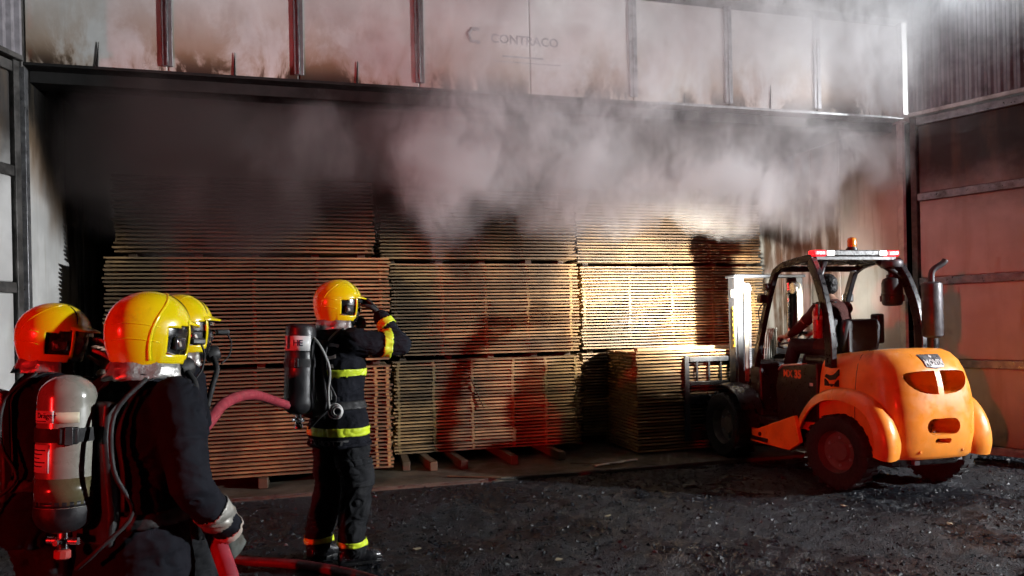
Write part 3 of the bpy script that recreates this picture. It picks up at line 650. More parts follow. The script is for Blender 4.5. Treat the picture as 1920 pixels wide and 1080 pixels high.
# fire extinguisher on the rear left pillar
b = MB(); Mq = Matrix.Translation((-.575,.24,-.075)); b.lathe([(.03,1.445),(.043,1.452),(.046,1.47),(.046,1.70),(.036,1.735),(.016,1.75),(.016,1.775)], 18, M=Mq); fe = b.build('fire_extinguisher', m_red, fk, smooth=True, auto=45)
b = MB(); b.box(-.02,.02,-.012,.045,1.775,1.79, 0, Mq); b.box(-.015,.015,-.012,.05,1.80,1.81, 0, Mq @ Matrix.Rotation(R(8), 4, 'X')); b.tube(smooth_path([(0,-.02,1.78),(-.03,-.06,1.76),(-.03,-.05,1.62)], 4), .007, 6, M=Mq); b.build('valve', m_blk, fe, smooth=True, auto=40)
b = MB(); b.lathe([(.0475,1.63),(.0475,1.665)], 18, M=Mq); b.build('band', m_white, fe, smooth=True, auto=40)
# work lamps on the front pillars (lit) and mirror
m_wl_ = glow('lit_work_lamp', (1,.93,.78), 25.0)
for s in (-1, 1):
    w_ = MB().box(s*.54-.045, s*.54+.045, 1.16, 1.24, 1.74, 1.83).build('work_lamp', m_blk, fk, bevel=.012)
    MB().box(s*.54-.036, s*.54+.036, 1.241, 1.247, 1.75, 1.82).build('lens', m_wl_, w_, bevel=.004)
MB().box(-.565, -.515, 1.08, 1.16, 1.87, 1.95).build('horn', m_blk, fk, bevel=.012)
b = MB(); b.tube(smooth_path([(-.535,1.19,1.74),(-.55,1.26,1.66),(-.535,1.27,1.55),(-.51,1.3,1.46)], 4), .006, 6); b.build('lamp_cable', m_dkplast, fk, smooth=True)
def fk_lamp(name, lx, ly, lz, tx, ty, tz_, power, spot, col=(1,.93,.80), size=.03, blend=.5):
    l = lamp(name, 'SPOT', (0,0,0), power, col, size, None, spot, blend); l.parent = fk; l.location = (lx, ly, lz)
    l.rotation_euler = (Vector((tx, ty, tz_)) - Vector((lx, ly, lz))).to_track_quat('-Z', 'Y').to_euler()
fk_lamp('work_light', -.54, 1.27, 1.785, -.85, 3.1, 1.95, 1900, 118, blend=1.0)
fk_lamp('work_light', .54, 1.27, 1.785, .7, 3.1, 1.95, 110, 140, blend=1.0)
# mast
ms = empty('mast', (0,0,0)); ms.parent = fk
YM = 1.96
for s in (-1, 1):
    c_ = MB()
    x = s*.44
    c_.box(x-.018, x+.018, YM-.07, YM+.07, .12, 2.06)
    for yy in (-.085, .085): c_.box(min(x, x-s*.085), max(x, x-s*.085), YM+yy-.015, YM+yy+.015, .12, 2.06)
    ch = c_.build('mast_channel', m_mast, ms, bevel=.004)
    ic = MB(); x = s*.375; ic.box(x-.012, x+.012, YM-.055, YM+.055, .14, 2.02); [ic.box(min(x, x-s*.05), max(x, x-s*.05), YM+yy-.011, YM+yy+.011, .14, 2.02) for yy in (-.055,.055)]
    ic.build('inner_channel', m_mast, ms, bevel=.003)
    b = MB(); Ms = Matrix.Translation((s*.325, YM-.10, 1.93)) @ Matrix.Rotation(R(90), 4, 'Y'); b.lathe([(.012,-.03),(.065,-.03),(.07,-.022),(.058,-.01),(.058,.01),(.07,.022),(.065,.03),(.012,.03)], 24, M=Ms); b.build('chain_sheave', m_chrome, ms, smooth=True, auto=35)
    b = MB()
    for k in range(46):
        z = .92 + k*.0215; b.box(s*.325-.014, s*.325+.014, YM-.172, YM-.160, z, z+.017)
    b.build('chain', m_steel, ms, kind='stuff')
    b = MB(); b.tube([(s*.295, YM-.02, .15),(s*.295, YM-.02, 1.35)], .030, 12); b.tube([(s*.295, YM-.02, 1.35),(s*.295, YM-.02, 2.0)], .018, 12); b.build('lift_cylinder', m_chrome, ms, smooth=True, auto=35)
    b = MB()
    for k in range(3): b.tube(smooth_path([(s*(.345+.018*k), YM-.15, .85),(s*(.345+.018*k), YM-.165, 1.75),(s*(.34+.018*k), YM-.14, 1.96),(s*(.335+.018*k), YM-.08, 2.0)], 4), .009, 6)
    b.build('hydraulic_hoses', m_hose, ms, smooth=True)
MB().box(-.48, .48, YM-.11, YM+.10, 2.061, 2.095).build('top_plate', m_mast, ms, bevel=.008)
MB().box(-.33, .33, YM-.05, YM-.01, 1.15, 1.23).build('cross_member', m_mast, ms, bevel=.005)
b = MB()
for k in range(5): b.tube(smooth_path([(-.13+.03*k, YM-.14, 1.10),(-.13+.03*k, YM-.17, 1.36 + .01*(k % 2)),(-.10+.03*k, YM-.17, 1.46),(-.07+.025*k, YM-.15, 1.40),(-.06+.02*k, YM-.14, 1.15)], 4), .009, 6)
b.build('hose_loop', m_hose, ms, smooth=True)
MB().box(-.463, -.4585, YM-.06, YM-.02, 1.25, 1.72).build('warning_strip', m_yel, ms)
for k in range(7): MB().box(-.4650, -.4632, YM-.054, YM-.026, 1.28+.062*k, 1.28+.062*k+(.03 if k % 2 else .042)).build('print_mark', m_blk, ms)
MB().box(-.4625, -.4585, YM-.06, YM+.0, 1.83, 1.92).build('sticker', m_white, ms)
# carriage, load backrest and forks
cr = empty('carriage', (0,0,0)); cr.parent = fk
YC = 2.085
for z in (.16, .58): MB().box(-.98, .98, YC-.02, YC+.02, z, z+.11).build('carriage_bar', m_blk, cr, bevel=.008)
for x in (-.995, .995): MB().box(x-.03, x+.03, YC-.02, YC+.02, .15, 1.15).build('backrest_post', m_mast, cr, bevel=.006)
MB().box(-.96, .96, YC-.02, YC+.02, 1.08, 1.14).build('backrest_rail', m_mast, cr, bevel=.006)
MB().box(-.96, .96, YC-.02, YC+.02, .80, .85).build('backrest_rail', m_blk, cr, bevel=.006)
for k in range(12): x = -.86 + k*.1564; MB().box(x-.010, x+.010, YC-.012, YC+.012, .852, 1.078).build('backrest_bar', m_blk, cr)
for s in (-1, 1):
    b = MB(); b.prism([(YC+.022,.02),(3.1,.045),(3.1,.05),(YC+.065,.065),(YC+.065,.72),(YC+.022,.72)], s*.45-.06, s*.45+.06, 'x'); b.build('fork', m_blk, cr, bevel=.004)
    b = MB(); b.tube(smooth_path([(s*.62, YC-.03, .60),(s*.66, YC-.10, .45),(s*.70, YC-.06, .30),(s*.66, YC-.03, .2)], 4), .012, 6); b.build('hydraulic_hose', m_hose, cr, smooth=True)
# front fender plates
for s in (-1, 1):
    b = MB(); b.rings([[(s*.50, y, z), (s*.76, y, z-.01), (s*.76, y, z-.03), (s*.50, y, z-.025)] for y, z in ((1.30,.62),(1.40,.76),(1.58,.84),(1.80,.85))]); b.build('front_fender', m_blk, fk, smooth=True, auto=40)
# ================================================================ people
def cloth_mat(name, col, hi, rough=.8, dirt=.0):
    t = NT(name); o = t.obj(); n = t.noise(o, 5, 6, .6)
    base = t.mix(t.mr(n, .35, .68), c4(col), c4(hi))
    if dirt: base = t.mix(t.mr(t.noise(o, 2.6, 7, .7), .52, .72, 0, dirt), base, (.075,.072,.068,1))
    w1 = t.new('ShaderNodeTexWave'); t.set(w1, 'Vector', o); t.set(w1, 'Scale', 240.0); t.set(w1, 'Distortion', 1.0)
    t.set(t.b, 'Base Color', base); t.set(t.b, 'Roughness', rough); t.set(t.b, 'Sheen Weight', .0); t.set(t.b, 'Specular IOR Level', .12)
    t.bump(t.math('ADD', t.math('MULTIPLY', w1.outputs['Fac'], .25), t.noise(o, 30, 6, .65)), .5, .004); return t.mat
m_turn = cloth_mat('turnout_cloth', (.006,.0065,.010), (.013,.014,.020))
m_trou = cloth_mat('turnout_trousers', (.010,.0105,.012), (.024,.025,.028), dirt=.4)
m_skin = mat('skin', (.36,.20,.14), .5, var=.12, bump=.15, bscale=180)
m_hair = mat('black_hair', (.006,.005,.005), .55, var=.5, scale=60, bump=.7, bscale=220, bdist=.004)
m_shirt = cloth_mat('maroon_shirt', (.055,.022,.020), (.085,.034,.030))
m_jean = cloth_mat('dark_jeans', (.018,.019,.024), (.035,.036,.044))
m_boot = mat('boot_rubber', (.010,.010,.012), .28, var=.3, coat=.4)
m_glove = mat('grey_glove', (.085,.095,.085), .8, var=.35, scale=16, bump=.5, bscale=70, dirt=.35)
m_gblk = mat('black_glove', (.012,.012,.013), .75, var=.3, bump=.4, bscale=70)
m_helm = mat('helmet_yellow', (.78,.60,.004), .22, var=.04, bump=.02, bscale=18, coat=.45, rvar=.10, dirt=.22, dirtcol=(.22,.15,.02))
m_hblk = mat('helmet_black', (.010,.010,.011), .25, var=.2, coat=.4, bump=0)
m_silv = mat('aluminised_cloth', (.36,.355,.34), .42, .55, var=.25, scale=12, bump=.7, bscale=20, bdist=.015, dirt=.45, dirtcol=(.10,.085,.07))
m_lime = mat('lime_reflective', (.66,.80,.035), .45, var=.15, scale=25, bump=.4, bscale=50, dirt=.2, dirtcol=(.20,.16,.05))
m_grey = mat('silver_reflective', (.30,.29,.26), .45, .2, var=.25, scale=20, bump=.4, bscale=50, dirt=.6, dirtcol=(.15,.09,.055))
m_strap = mat('harness_webbing', (.012,.012,.013), .7, bump=.4, bscale=150)
m_gstrap = mat('grey_webbing', (.28,.28,.27), .7, bump=.4, bscale=150)
m_lens = mat('mask_lens', (.03,.032,.035), .08, bump=0, coat=1.0)
m_comp = mat('composite_cylinder', (.24,.235,.20), .30, var=.22, scale=7, bump=.10, bscale=30, coat=.8, dirt=.2, dirtcol=(.16,.14,.11))
m_cblk = mat('black_cylinder', (.012,.012,.014), .45, var=.3, bump=.3, bscale=80)
m_paper = mat('label_paper', (.72,.71,.70), .45, var=.06, bump=0)
m_pape2 = mat('label_cream', (.62,.58,.42), .45, var=.06, bump=0)
m_print = mat('label_print', (.03,.03,.07), .5, bump=0)
m_redl = mat('red_print', (.62,.10,.09), .45, bump=0)
V = Vector
def capsule(mb, p0, r0, p1, r1, n=14, sx=1.0):
    p0, p1 = V(p0), V(p1); d = (p1 - p0); L = d.length; d = d.normalized() if L > 1e-6 else V((0,0,1))
    up = V((0,1,0)) if abs(d.y) < .8 else V((1,0,0)); a = d.cross(up).normalized(); b = a.cross(d)
    rs = []
    for k in range(1, 5): t = k/4*math.pi/2; rs.append((p0 - d*r0*math.cos(t), r0*math.sin(t)))
    for k in range(0, 4): t = k/4*math.pi/2; rs.append((p1 + d*r1*math.sin(t), r1*math.cos(t)))
    mb.rings([[c_ + (a*math.cos(q)*sx + b*math.sin(q))*r for q in [2*math.pi*i/n for i in range(n)]] for c_, r in rs])
def ellips(mb, c_, rx, ry, rz, n=16):
    mb.rings([[V((c_[0] + rx*math.sin(t)*math.cos(q), c_[1] + ry*math.sin(t)*math.sin(q), c_[2] + rz*math.cos(t))) for q in [2*math.pi*i/n for i in range(n)]] for t in [math.pi*(k+.5)/10 for k in range(10)]])
def remesh(mb, voxel, it=3):
    me = mb.mesh('tmp'); o = bpy.data.objects.new('tmp', me); C.objects.link(o)
    m = o.modifiers.new('r', 'REMESH'); m.mode = 'VOXEL'; m.voxel_size = voxel
    if it: s_ = o.modifiers.new('s', 'SMOOTH'); s_.factor = .5; s_.iterations = it
    dg = bpy.context.evaluated_depsgraph_get(); nm = bpy.data.meshes.new_from_object(o.evaluated_get(dg))
    bpy.data.objects.remove(o); bpy.data.meshes.remove(me); return nm
def wrinkle(me, fn):
    ns = [v.normal.copy() for v in me.vertices]
    for v, n in zip(me.vertices, ns): v.co = v.co + n*fn(v.co)
    me.update()
def seg_t(p, a, b):
    a, b = V(a), V(b); d = b - a; t = (p - a).dot(d)/d.length_squared; q = a + d*max(0, min(1, t)); return t, (p - q).length
def band(me, pred, lift, m, name, parent):
    idx = {}; vs_ = []; fs = []
    for p in me.polygons:
        if pred(p.center):
            f = []
            for vi in p.vertices:
                if vi not in idx: idx[vi] = len(vs_); v = me.vertices[vi]; vs_.append(v.co + v.normal*lift)
                f.append(idx[vi])
            fs.append(f)
    if not fs: return None
    nm = bpy.data.meshes.new(name); nm.from_pydata(vs_, [], fs); nm.update()
    o = link(name, nm, m, parent, smooth=True); s_ = o.modifiers.new('t', 'SOLIDIFY'); s_.thickness = .003; s_.offset = 1; return o
def hand(M, side, curl, m, parent, name='glove', fat=1.15, spread=.05, thumb=.5, cuff=None):
    # wrist at the origin, fingers along +Z, palm towards -Y, thumb on the +X side (times side)
    mb = MB(); s = side
    mb.rings([[V((s*w*math.cos(q) + s*xo, t*math.sin(q), z)) for q in [2*math.pi*i/14 for i in range(14)]] for z, w, t, xo in ((-.05,.030,.024,0),(0,.030,.023,0),(.025,.038,.021,.002),(.06,.043,.019,.001),(.085,.042,.017,0),(.098,.036,.012,0))])
    for k, (x, L) in enumerate(((.032,.074),(.011,.083),(-.011,.077),(-.032,.060))):
        p = V((s*x, 0, .088)); ang = 0; r = .0092*fat
        for j, fr in enumerate((.45, .32, .23)):
            ang += curl*(.75, 1.1, .8)[j]*(1 + .06*k)
            d = V((s*x*spread*12*(1 - min(ang, 1)), -math.sin(ang), math.cos(ang))).normalized(); q = p + d*L*fr*1.05
            capsule(mb, p, r*(1 - .07*j), q, r*(1 - .07*(j+1)), 9); p = q
    p = V((s*.026, -.004, .022)); d1 = V((s*.75, -.25 - thumb*.4, .62)).normalized(); q = p + d1*.042; capsule(mb, p, .0135*fat, q, .011*fat, 9)
    d2 = V((s*(.45 - .6*thumb), -.35 - thumb*.7, .72)).normalized(); r_ = q + d2*.032; capsule(mb, q, .011*fat, r_, .0095*fat, 9)
    d3 = V((s*(.25 - .9*thumb), -.35 - thumb*.8, .72)).normalized(); capsule(mb, r_, .0095*fat, r_ + d3*.022, .008*fat, 9)
    if cuff: capsule(mb, (0,0,-.075), cuff, (0,0,-.03), cuff*.92, 14)
    me = remesh(mb, .0042, 2); me.transform(M)
    return link(name, me, m, parent, smooth=True)
def hand_frame(wrist, fingers, palm):
    z = V(fingers).normalized(); y = -V(palm); y = (y - z*y.dot(z)).normalized(); x = y.cross(z); return basis(x, y, z, wrist)
# ---- helmet of jet shape: dome, side frames around black cheek openings, peak, ridges
def helm_pt(az, z, k=1.0):
    a = R(az); f = math.cos(a); ry = .152 if f > 0 else .176
    if z > 0: r = max(0.0, 1 - (z/.158)**2.15)**.5
    else: r = 1 - .20*(z/.15)**2 - (.04 if f < -.3 else 0)*(z/.15)**2
    return V((.131*k*r*math.sin(a), ry*k*r*f, z*k))
def helmet(parent, Mh, comb=False):
    h = empty('helmet', (0,0,0)); h.parent = parent; h.matrix_local = Mh @ Matrix.Scale(.925, 4)
    na = 120; zs = [.1578,.157,.154,.149,.142,.133,.123,.112,.10,.088,.076,.064,.052,.042,.033,.024,.014,.004,-.006,-.018,-.03,-.042,-.054,-.066,-.078,-.09,-.10,-.109,-.118,-.127,-.136,-.145]
    def keep(az, z):
        b = abs(az)
        lo = -.112 - .033*min(1, max(0, (b-100)/50))
        if z < lo - .012: return False
        if b < 47: return z > .034
        if b < 54: return z > -.112
        if b < 97: return z > .030 - (b-54)*.0005 or z < -.094
        return True
    vs_ = [helm_pt(360*i/na, z) for z in zs for i in range(na)]; fs = []
    for j in range(len(zs)-1):
        for i in range(na):
            az = 360*(i+.5)/na; az = az - 360 if az > 180 else az
            if keep(az, (zs[j]+zs[j+1])/2): k = (i+1) % na; fs.append((j*na+i, j*na+k, (j+1)*na+k, (j+1)*na+i))
    fs.append(tuple(range(na))[::-1])
    bm = bmesh.new(); me = bpy.data.meshes.new('shell'); me.from_pydata(vs_, [], fs); bm.from_mesh(me)
    bmesh.ops.delete(bm, geom=[v for v in bm.verts if not v.link_faces], context='VERTS'); bmesh.ops.recalc_face_normals(bm, faces=bm.faces); bm.to_mesh(me); bm.free()
    sh = link('shell', me, m_helm, h, smooth=True); s_ = sh.modifiers.new('t', 'SOLIDIFY'); s_.thickness = .008; s_.offset = 0
    # black liner seen through the openings
    b = MB(); zl = [.13,.10,.06,.02,-.03,-.08,-.13]; b.rings([[helm_pt(360*i/48, z, .93) for i in range(48)] for z in zl]); b.build('liner', m_hblk, h, smooth=True)
    for s in (-1, 1):
        P = [(118,-.112),(119,-.06),(116,0),(108,.055),(94,.105),(74,.138),(50,.150),(28,.146)] if comb else [(150,-.06),(140,.0),(130,.055),(114,.105),(90,.138),(60,.148),(40,.142)]
        pts = [helm_pt(s*a, z, 1.018) for a, z in P]
        b = MB(); q = smooth_path(pts, 4); b.tube(q, [(.0085 if comb else .005)*(1 - .3*i/len(q)) for i in range(len(q))], 8, flat=.7); b.build('ridge', m_helm, h, smooth=True)
        b = MB(); b.tube(smooth_path([helm_pt(s*a, z, 1.022) for a, z in ((34,.150),(37,.128),(40,.10),(45,.062))], 5), .0035, 6); b.build('groove', m_hblk, h, smooth=True)
        for zz in (.012, -.045):
            b = MB(); b.tube([helm_pt(s*a, zz + .012*math.sin((a-105)/75*3.1), 1.015) for a in range(106, 178, 6)], .004, 6, flat=.8); b.build('crease', m_helm, h, smooth=True)
        # cheek hardware
        c0 = helm_pt(s*74, -.045, .955); Mc = basis((math.cos(R(74))*s*-1, 0, 0), (0,1,0), (0,0,1), c0) if False else Matrix.Translation(c0) @ Matrix.Rotation(-s*R(74), 4, 'Z')
        b = MB(); b.box(-.034, .030, -.012, .012, -.030, .024, 0, Mc); b.build('cheek_cover', m_lens, h, bevel=.010)
        b = MB(); b.box(.004, .018, .010, .016, -.012, .010, 0, Mc @ Matrix.Rotation(R(25), 4, 'Y')); b.build('clip', m_grey, h, bevel=.002)
    rs = []
    for i in range(31):
        az = -58 + 116*i/30; e = max(0, 1 - (az/58)**2); p = helm_pt(az, .038, 1.0); d = V((p.x, p.y, 0)).normalized()
        rs.append([p + V((0,0,.012)) + d*.002, p + d*(.006 + .040*e) + V((0,0,.002 - .008*e)), p + d*(.006 + .038*e) + V((0,0,-.006 - .008*e)), p - V((0,0,.006))])
    MB().rings(rs).build('peak', m_helm, h, smooth=True, auto=50)
    vz = MB(); vz.rings([[helm_pt(az, z, .99) + V((0, .012*math.cos(R(az)), 0)) for az in range(-44, 45, 8)] + [helm_pt(az, z, .96) for az in range(44, -45, -8)] for z in (.036, .018, .004)]); vz.build('visor', m_lens, h, smooth=True, auto=40)
    # aluminised neck curtain
    n = 44; rs = []
    for k, (z, rr, dz) in enumerate(((-.112, .95, 0), (-.145, 1.0, 0), (-.168, 1.05, 0), (-.188, 1.10, 0))):
        row = []
        for i in range(n+1):
            az = 66 + (294-66)*i/n; p = helm_pt(az if az <= 180 else az-360, -.10, rr); w_ = noise.noise((i*.28, k*.7, 3.3))*.012*k
            d = V((p.x, p.y, 0)).normalized(); row.append(V((p.x, p.y, z + noise.noise((i*.2, k, 7.1))*.008*k)) + d*w_)
        rs.append(row)
    me = bpy.data.meshes.new('neck_curtain'); me.from_pydata([p for r in rs for p in r], [], [(j*(n+1)+i, j*(n+1)+i+1, (j+1)*(n+1)+i+1, (j+1)*(n+1)+i) for j in range(3) for i in range(n)])
    o = link('neck_curtain', me, m_silv, h, smooth=True); s_ = o.modifiers.new('t', 'SOLIDIFY'); s_.thickness = .004
    return h
def face_mask(parent, Mh, boom=False):
    e = empty('face_mask', (0,0,0)); e.parent = parent; e.matrix_local = Mh
    b = MB(); ellips(b, (0, .062, -.045), .078, .070, .090); b.build('facepiece', m_hblk, e, smooth=True)
    b = MB(); ellips(b, (0, .072, -.020), .066, .070, .052); b.build('lens', m_lens, e, smooth=True)
    b = MB(); Mr = Matrix.Translation((0,.125,-.105)) @ Matrix.Rotation(R(-75), 4, 'X'); b.lathe([(.020,-.02),(.034,-.015),(.038,.0),(.038,.03),(.032,.04),(.018,.045)], 18, M=Mr); b.build('regulator', m_dkplast, e, smooth=True, auto=40)
    b = MB(); b.tube(smooth_path([(.03,.13,-.12),(.08,.13,-.17),(.11,.10,-.24),(.12,.07,-.34)], 5), .013, 10); b.build('breathing_hose', m_strap, e, smooth=True)
    for s in (-1, 1):
        b = MB(); b.tube([(s*.066,.075,-.075),(s*.10,.03,-.06),(s*.118,-.02,-.05)], .009, 6, flat=.4); b.build('mask_strap', m_gstrap if s > 0 else m_strap, e, smooth=True)
    if boom:
        b = MB(); b.box(-.02,.02,.155,.215,-.012,.012); b.build('helmet_lamp', m_dkplast, e, bevel=.006)
        b = MB(); b.tube(smooth_path([(0,.205,-.005),(.0,.225,-.05),(.0,.215,-.11),(.02,.17,-.15)], 6), .004, 6); b.build('lamp_cable', m_strap, e, smooth=True)
    return e
# ---- air cylinder on a back plate; axis +Z of its own frame
def on_cyl(r): return lambda c: V((-(r + c.z)*math.cos(c.x/r), -(r + c.z)*math.sin(c.x/r), c.y))
def patch(r, a0, a1, z0, z1, m, name, parent, lift=.0015):
    n = 14; vs_ = []
    for z in (z0, z1):
        for i in range(n+1): a = R(a0 + (a1-a0)*i/n); vs_.append(((r+lift)*math.sin(a), -(r+lift)*math.cos(a), z))
    me = bpy.data.meshes.new(name); me.from_pydata(vs_, [], [(i, i+1, n+2+i, n+1+i) for i in range(n)])
    o = link(name, me, m, parent, smooth=True); s_ = o.modifiers.new('t', 'SOLIDIFY'); s_.thickness = .0012; return o
def cyl_text(txt, size, r, a, z, m, parent, bold=0.0):
    me = text_mesh(txt, size, .0004, bold)
    map_mesh(me, lambda c: V(((r + c.z)*math.sin(R(a) + c.x/r), -(r + c.z)*math.cos(R(a) + c.x/r), z + c.y))); return link('lettering', me, m, parent)
def cylinder_set(parent, Mc, kind):
    r, L = (.088, .52) if kind == 'composite' else (.092, .56)
    e = empty('air_cylinder', (0,0,0)); e.parent = parent; e.matrix_local = Mc
    prof = [(.012, L)] + [(r*math.sin(t), L - .075 + .075*math.cos(t)) for t in [math.pi/2*k/7 for k in range(1, 8)]] + [(r, .09)] + [(r*math.cos(t) + .018*math.sin(t), .09 - .09*math.sin(t)) for t in [math.pi/2*k/7 for k in range(1, 8)]]
    if kind != 'composite': prof = [(.02, L), (r*.8, L), (r*.97, L-.012), (r, L-.03)] + prof[8:]
    b = MB(); b.lathe(prof, 40); b.build('vessel', m_comp if kind == 'composite' else m_cblk, e, smooth=True, auto=60)
    def strap(z, w=.045):
        b = MB(); b.lathe([(r+.001, z-w/2),(r+.005, z-w/2),(r+.005, z+w/2),(r+.001, z+w/2)], 40); s_ = b.build('cylinder_strap', m_strap, e, smooth=True, auto=40)
        Mb = Matrix.Translation((0,0,z)) @ Matrix.Rotation(R(40), 4, 'Z'); b = MB(); b.box(-.03,.03,-r-.022,-r-.004,-.028,.028, 0, Mb); bk = b.build('buckle', m_strap, s_, bevel=.006)
        b = MB(); b.box(-.012,.012,-r-.026,-r-.0225,-.030,.030, 0, Mb); b.build('buckle_bar', m_dkplast, bk, bevel=.002)
    if kind == 'composite':
        strap(.325)
        patch(r, -50, 12, .365, .405, m_paper, 'label_plate', e); patch(r, 13, 60, .365, .400, m_pape2, 'label_plate', e)
        patch(r, -55, 5, .205, .295, m_paper, 'label_plate', e); patch(r, -90, 90, .092, .11, m_cblk, 'base_band', e)
        patch(r, -100, 100, .098, .185, mat('olive_band', (.11,.095,.05), .3, coat=.6), 'colour_band', e)
        cyl_text('Dräger', .026, r+.0032, -6, .389, m_print, e); patch(r, -44, -4, .370, .3725, m_print, 'print_line', e, .0032)
        for k in range(5): patch(r, -48, -4 - 7*(k % 3), .276 - .013*k, .2795 - .013*k, m_print, 'print_line', e, .0032)
        b = MB(); b.lathe([(r*math.cos(t)+.018*math.sin(t)+.0015, .09-.09*math.sin(t)) for t in [math.pi/2*k/7 for k in range(0,7)]], 36); b.build('bottom_boot', m_cblk, e, smooth=True, auto=60)
    else:
        strap(.32, .05)
        patch(r, -100, 100, .395, .485, m_paper, 'label_plate', e); cyl_text('I', .10, r+.0032, 12, .44, m_print, e, .006)
        cyl_text('EA', .05, r+.0032, -24, .44, m_print, e, .002); cyl_text('HE', .05, r+.0032, 50, .44, m_print, e, .001)
        patch(r, -100, 100, .388, .394, m_cblk, 'edge_band', e)
    b = MB(); b.lathe([(.019,-.055),(.019,.004)], 14); vl = b.build('valve', m_chrome, e, smooth=True, auto=40)
    b = MB(); b.tube([(-.055,0,-.03),(.055,0,-.03)], .012, 10); b.tube([(0,-.04,-.03),(0,.01,-.03)], .010, 10); b.build('valve_body', m_chrome, vl, smooth=True, auto=40)
    b = MB(); b.lathe([(.022,-.088),(.027,-.084),(.027,-.060),(.022,-.056)], 10); b.build('valve_knob', m_chrome if kind != 'composite' else mat('red_knob', (.4,.06,.05), .4), vl, smooth=True, auto=30)
    return e
def boot(M, side, parent):
    mb = MB()
    secs = [(-.10,.034,.05,.045),(-.085,.040,.06,.05),(-.04,.043,.075,.055),(.02,.045,.065,.055),(.08,.050,.048,.045),(.13,.048,.042,.040),(.165,.036,.036,.034),(.18,.020,.028,.026)]
    mb.rings([[V((w*math.cos(q), y, max(.012, zc + h*math.sin(q)))) for q in [2*math.pi*i/16 for i in range(16)]] for y, w, zc, h in secs])
    capsule(mb, (0,-.03,.07), .055, (0,-.02,.30), .068)
    me = remesh(mb, .007, 3); me.transform(M); o = link('boot', me, m_boot, parent, smooth=True)
    b = MB(); b.prism([(.052*math.cos(q)*(1 if math.sin(q) > 0 else .88), .04 + .155*math.sin(q)) for q in [2*math.pi*i/20 for i in range(20)]], 0, .022, 'z', 0, M); b.build('sole', m_hblk, o, bevel=.004)
    return o
def firefighter(name, loc, face, sc, label, J, cyl=None, lean=4, head=(0,0,0), glove=None, comb=False, boom=False, bands='lime', mask=True, seed=0, boots=True, curlR=.6, curlL=.6, Lhand=True):
    """J: elbow/wrist/finger/palm for R and L, optional feet; local frame faces +Y"""
    e = empty(name, loc, R(-face), label=label, cat='person', group='firefighters in dark turnout gear')
    e.scale = (sc, sc, sc)
    Ml = Matrix.Translation((0,0,.95)) @ Matrix.Rotation(R(-lean), 4, 'X') @ Matrix.Translation((0,0,-.95))
    up = lambda p: Ml @ V(p)
    fR, fL = J.get('footR', (.13,.05,0)), J.get('footL', (-.13,-.05,0))
    kR, kL = J.get('kneeR', (fR[0]*.95, fR[1]*.6+.05, .50)), J.get('kneeL', (fL[0]*.95, fL[1]*.6+.05, .50))
    shR, shL = up((.185,-.005,1.405)), up((-.185,-.005,1.405))
    eR, eL, wR, wL = [V(J[k]) for k in ('eR','eL','wR','wL')]
    mb = MB()
    tors = [(.74,.215,.170,0),(.80,.212,.168,0),(.92,.200,.158,0),(1.04,.182,.146,.0),(1.14,.188,.146,0),(1.26,.205,.152,-.004),(1.35,.205,.146,-.008),(1.42,.172,.122,-.012),(1.465,.118,.098,-.008),(1.50,.090,.088,-.0),(1.535,.082,.084,.004),(1.545,.05,.05,.004)]
    rs = []
    for z, w, d, yo in tors:
        row = []
        for i in range(28):
            q = 2*math.pi*i/28; c_, s_ = math.cos(q), math.sin(q)
            p = V((w*math.copysign(abs(c_)**.82, c_), yo + d*math.copysign(abs(s_)**.82, s_), z)); row.append(up(p) if z > .95 else p)
        rs.append(row)
    mb.rings(rs)
    for sh, el, wr in ((shR, eR, wR), (shL, eL, wL)):
        capsule(mb, sh, .088, el, .066); capsule(mb, el, .066, wr, .054)
    for s, k, f in ((1, kR, fR), (-1, kL, fL)):
        hip = V((s*.098, 0, .90)); capsule(mb, hip, .122, k, .102); an = V((f[0], f[1]-.02, .17)); capsule(mb, k, .100, an, .088)
        capsule(mb, an + V((0,0,.0)), .084, an + V((0,.004,-.05)), .088)
    # neck and head with nose, brow, jaw and ears
    hc = up((0,.018,1.63)); Mh = Matrix.Translation(hc) @ Euler((R(head[0]), R(head[1]), R(head[2])), 'XYZ').to_matrix().to_4x4()
    capsule(mb, up((0,0,1.48)), .062, hc - V((0,0,.06)), .058)
    hm = MB(); ellips(hm, (0,-.008,.015), .076, .096, .108); ellips(hm, (0,.018,-.055), .056, .070, .062); capsule(hm, (0,.085,.012), .011, (0,.108,-.022), .015, 10)
    capsule(hm, (-.035,.080,.022), .014, (.035,.080,.022), .014, 10); [capsule(hm, (s*.076,-.012,.012), .012, (s*.076,-.018,-.022), .010, 8) for s in (-1,1)]; capsule(hm, (-.022,.080,-.062), .011, (.022,.080,-.062), .011, 8)
    mb.add(hm.v, hm.f, 0, Mh)
    me = remesh(mb, .0085, 3)
    hcz = (Mh @ V((0,0,-.115))).z
    arms = ((shR, eR), (eR, wR), (shL, eL), (eL, wL))
    def fold(p):
        if p.z > hcz: return 0
        o_ = V((seed*3.7, 0, 0)); q = V((p.x*1.0, p.y*1.0, p.z)) + o_
        n1 = noise.noise(V((q.x*5, q.y*5, q.z*11))); n2 = 1 - abs(noise.noise(V((q.x*9+4, q.y*9, q.z*16 + 6*n1)))); n3 = noise.noise(q*34)
        k = 1.35 if p.z < .78 else 1.0
        return k*(.013*n1 + .015*(n2 - .74)) + .0018*n3
    wrinkle(me, fold)
    body = link('body', me, [m_turn, m_trou, m_skin], e, smooth=True)
    for p in me.polygons:
        c_ = p.center
        if c_.z > hcz + .02 and (c_ - hc).length < .16: p.material_index = 2
        elif c_.z < .755 and all(seg_t(c_, a, b)[1] > .10 for a, b in arms): p.material_index = 1
    bm_ = m_lime if bands == 'lime' else m_grey
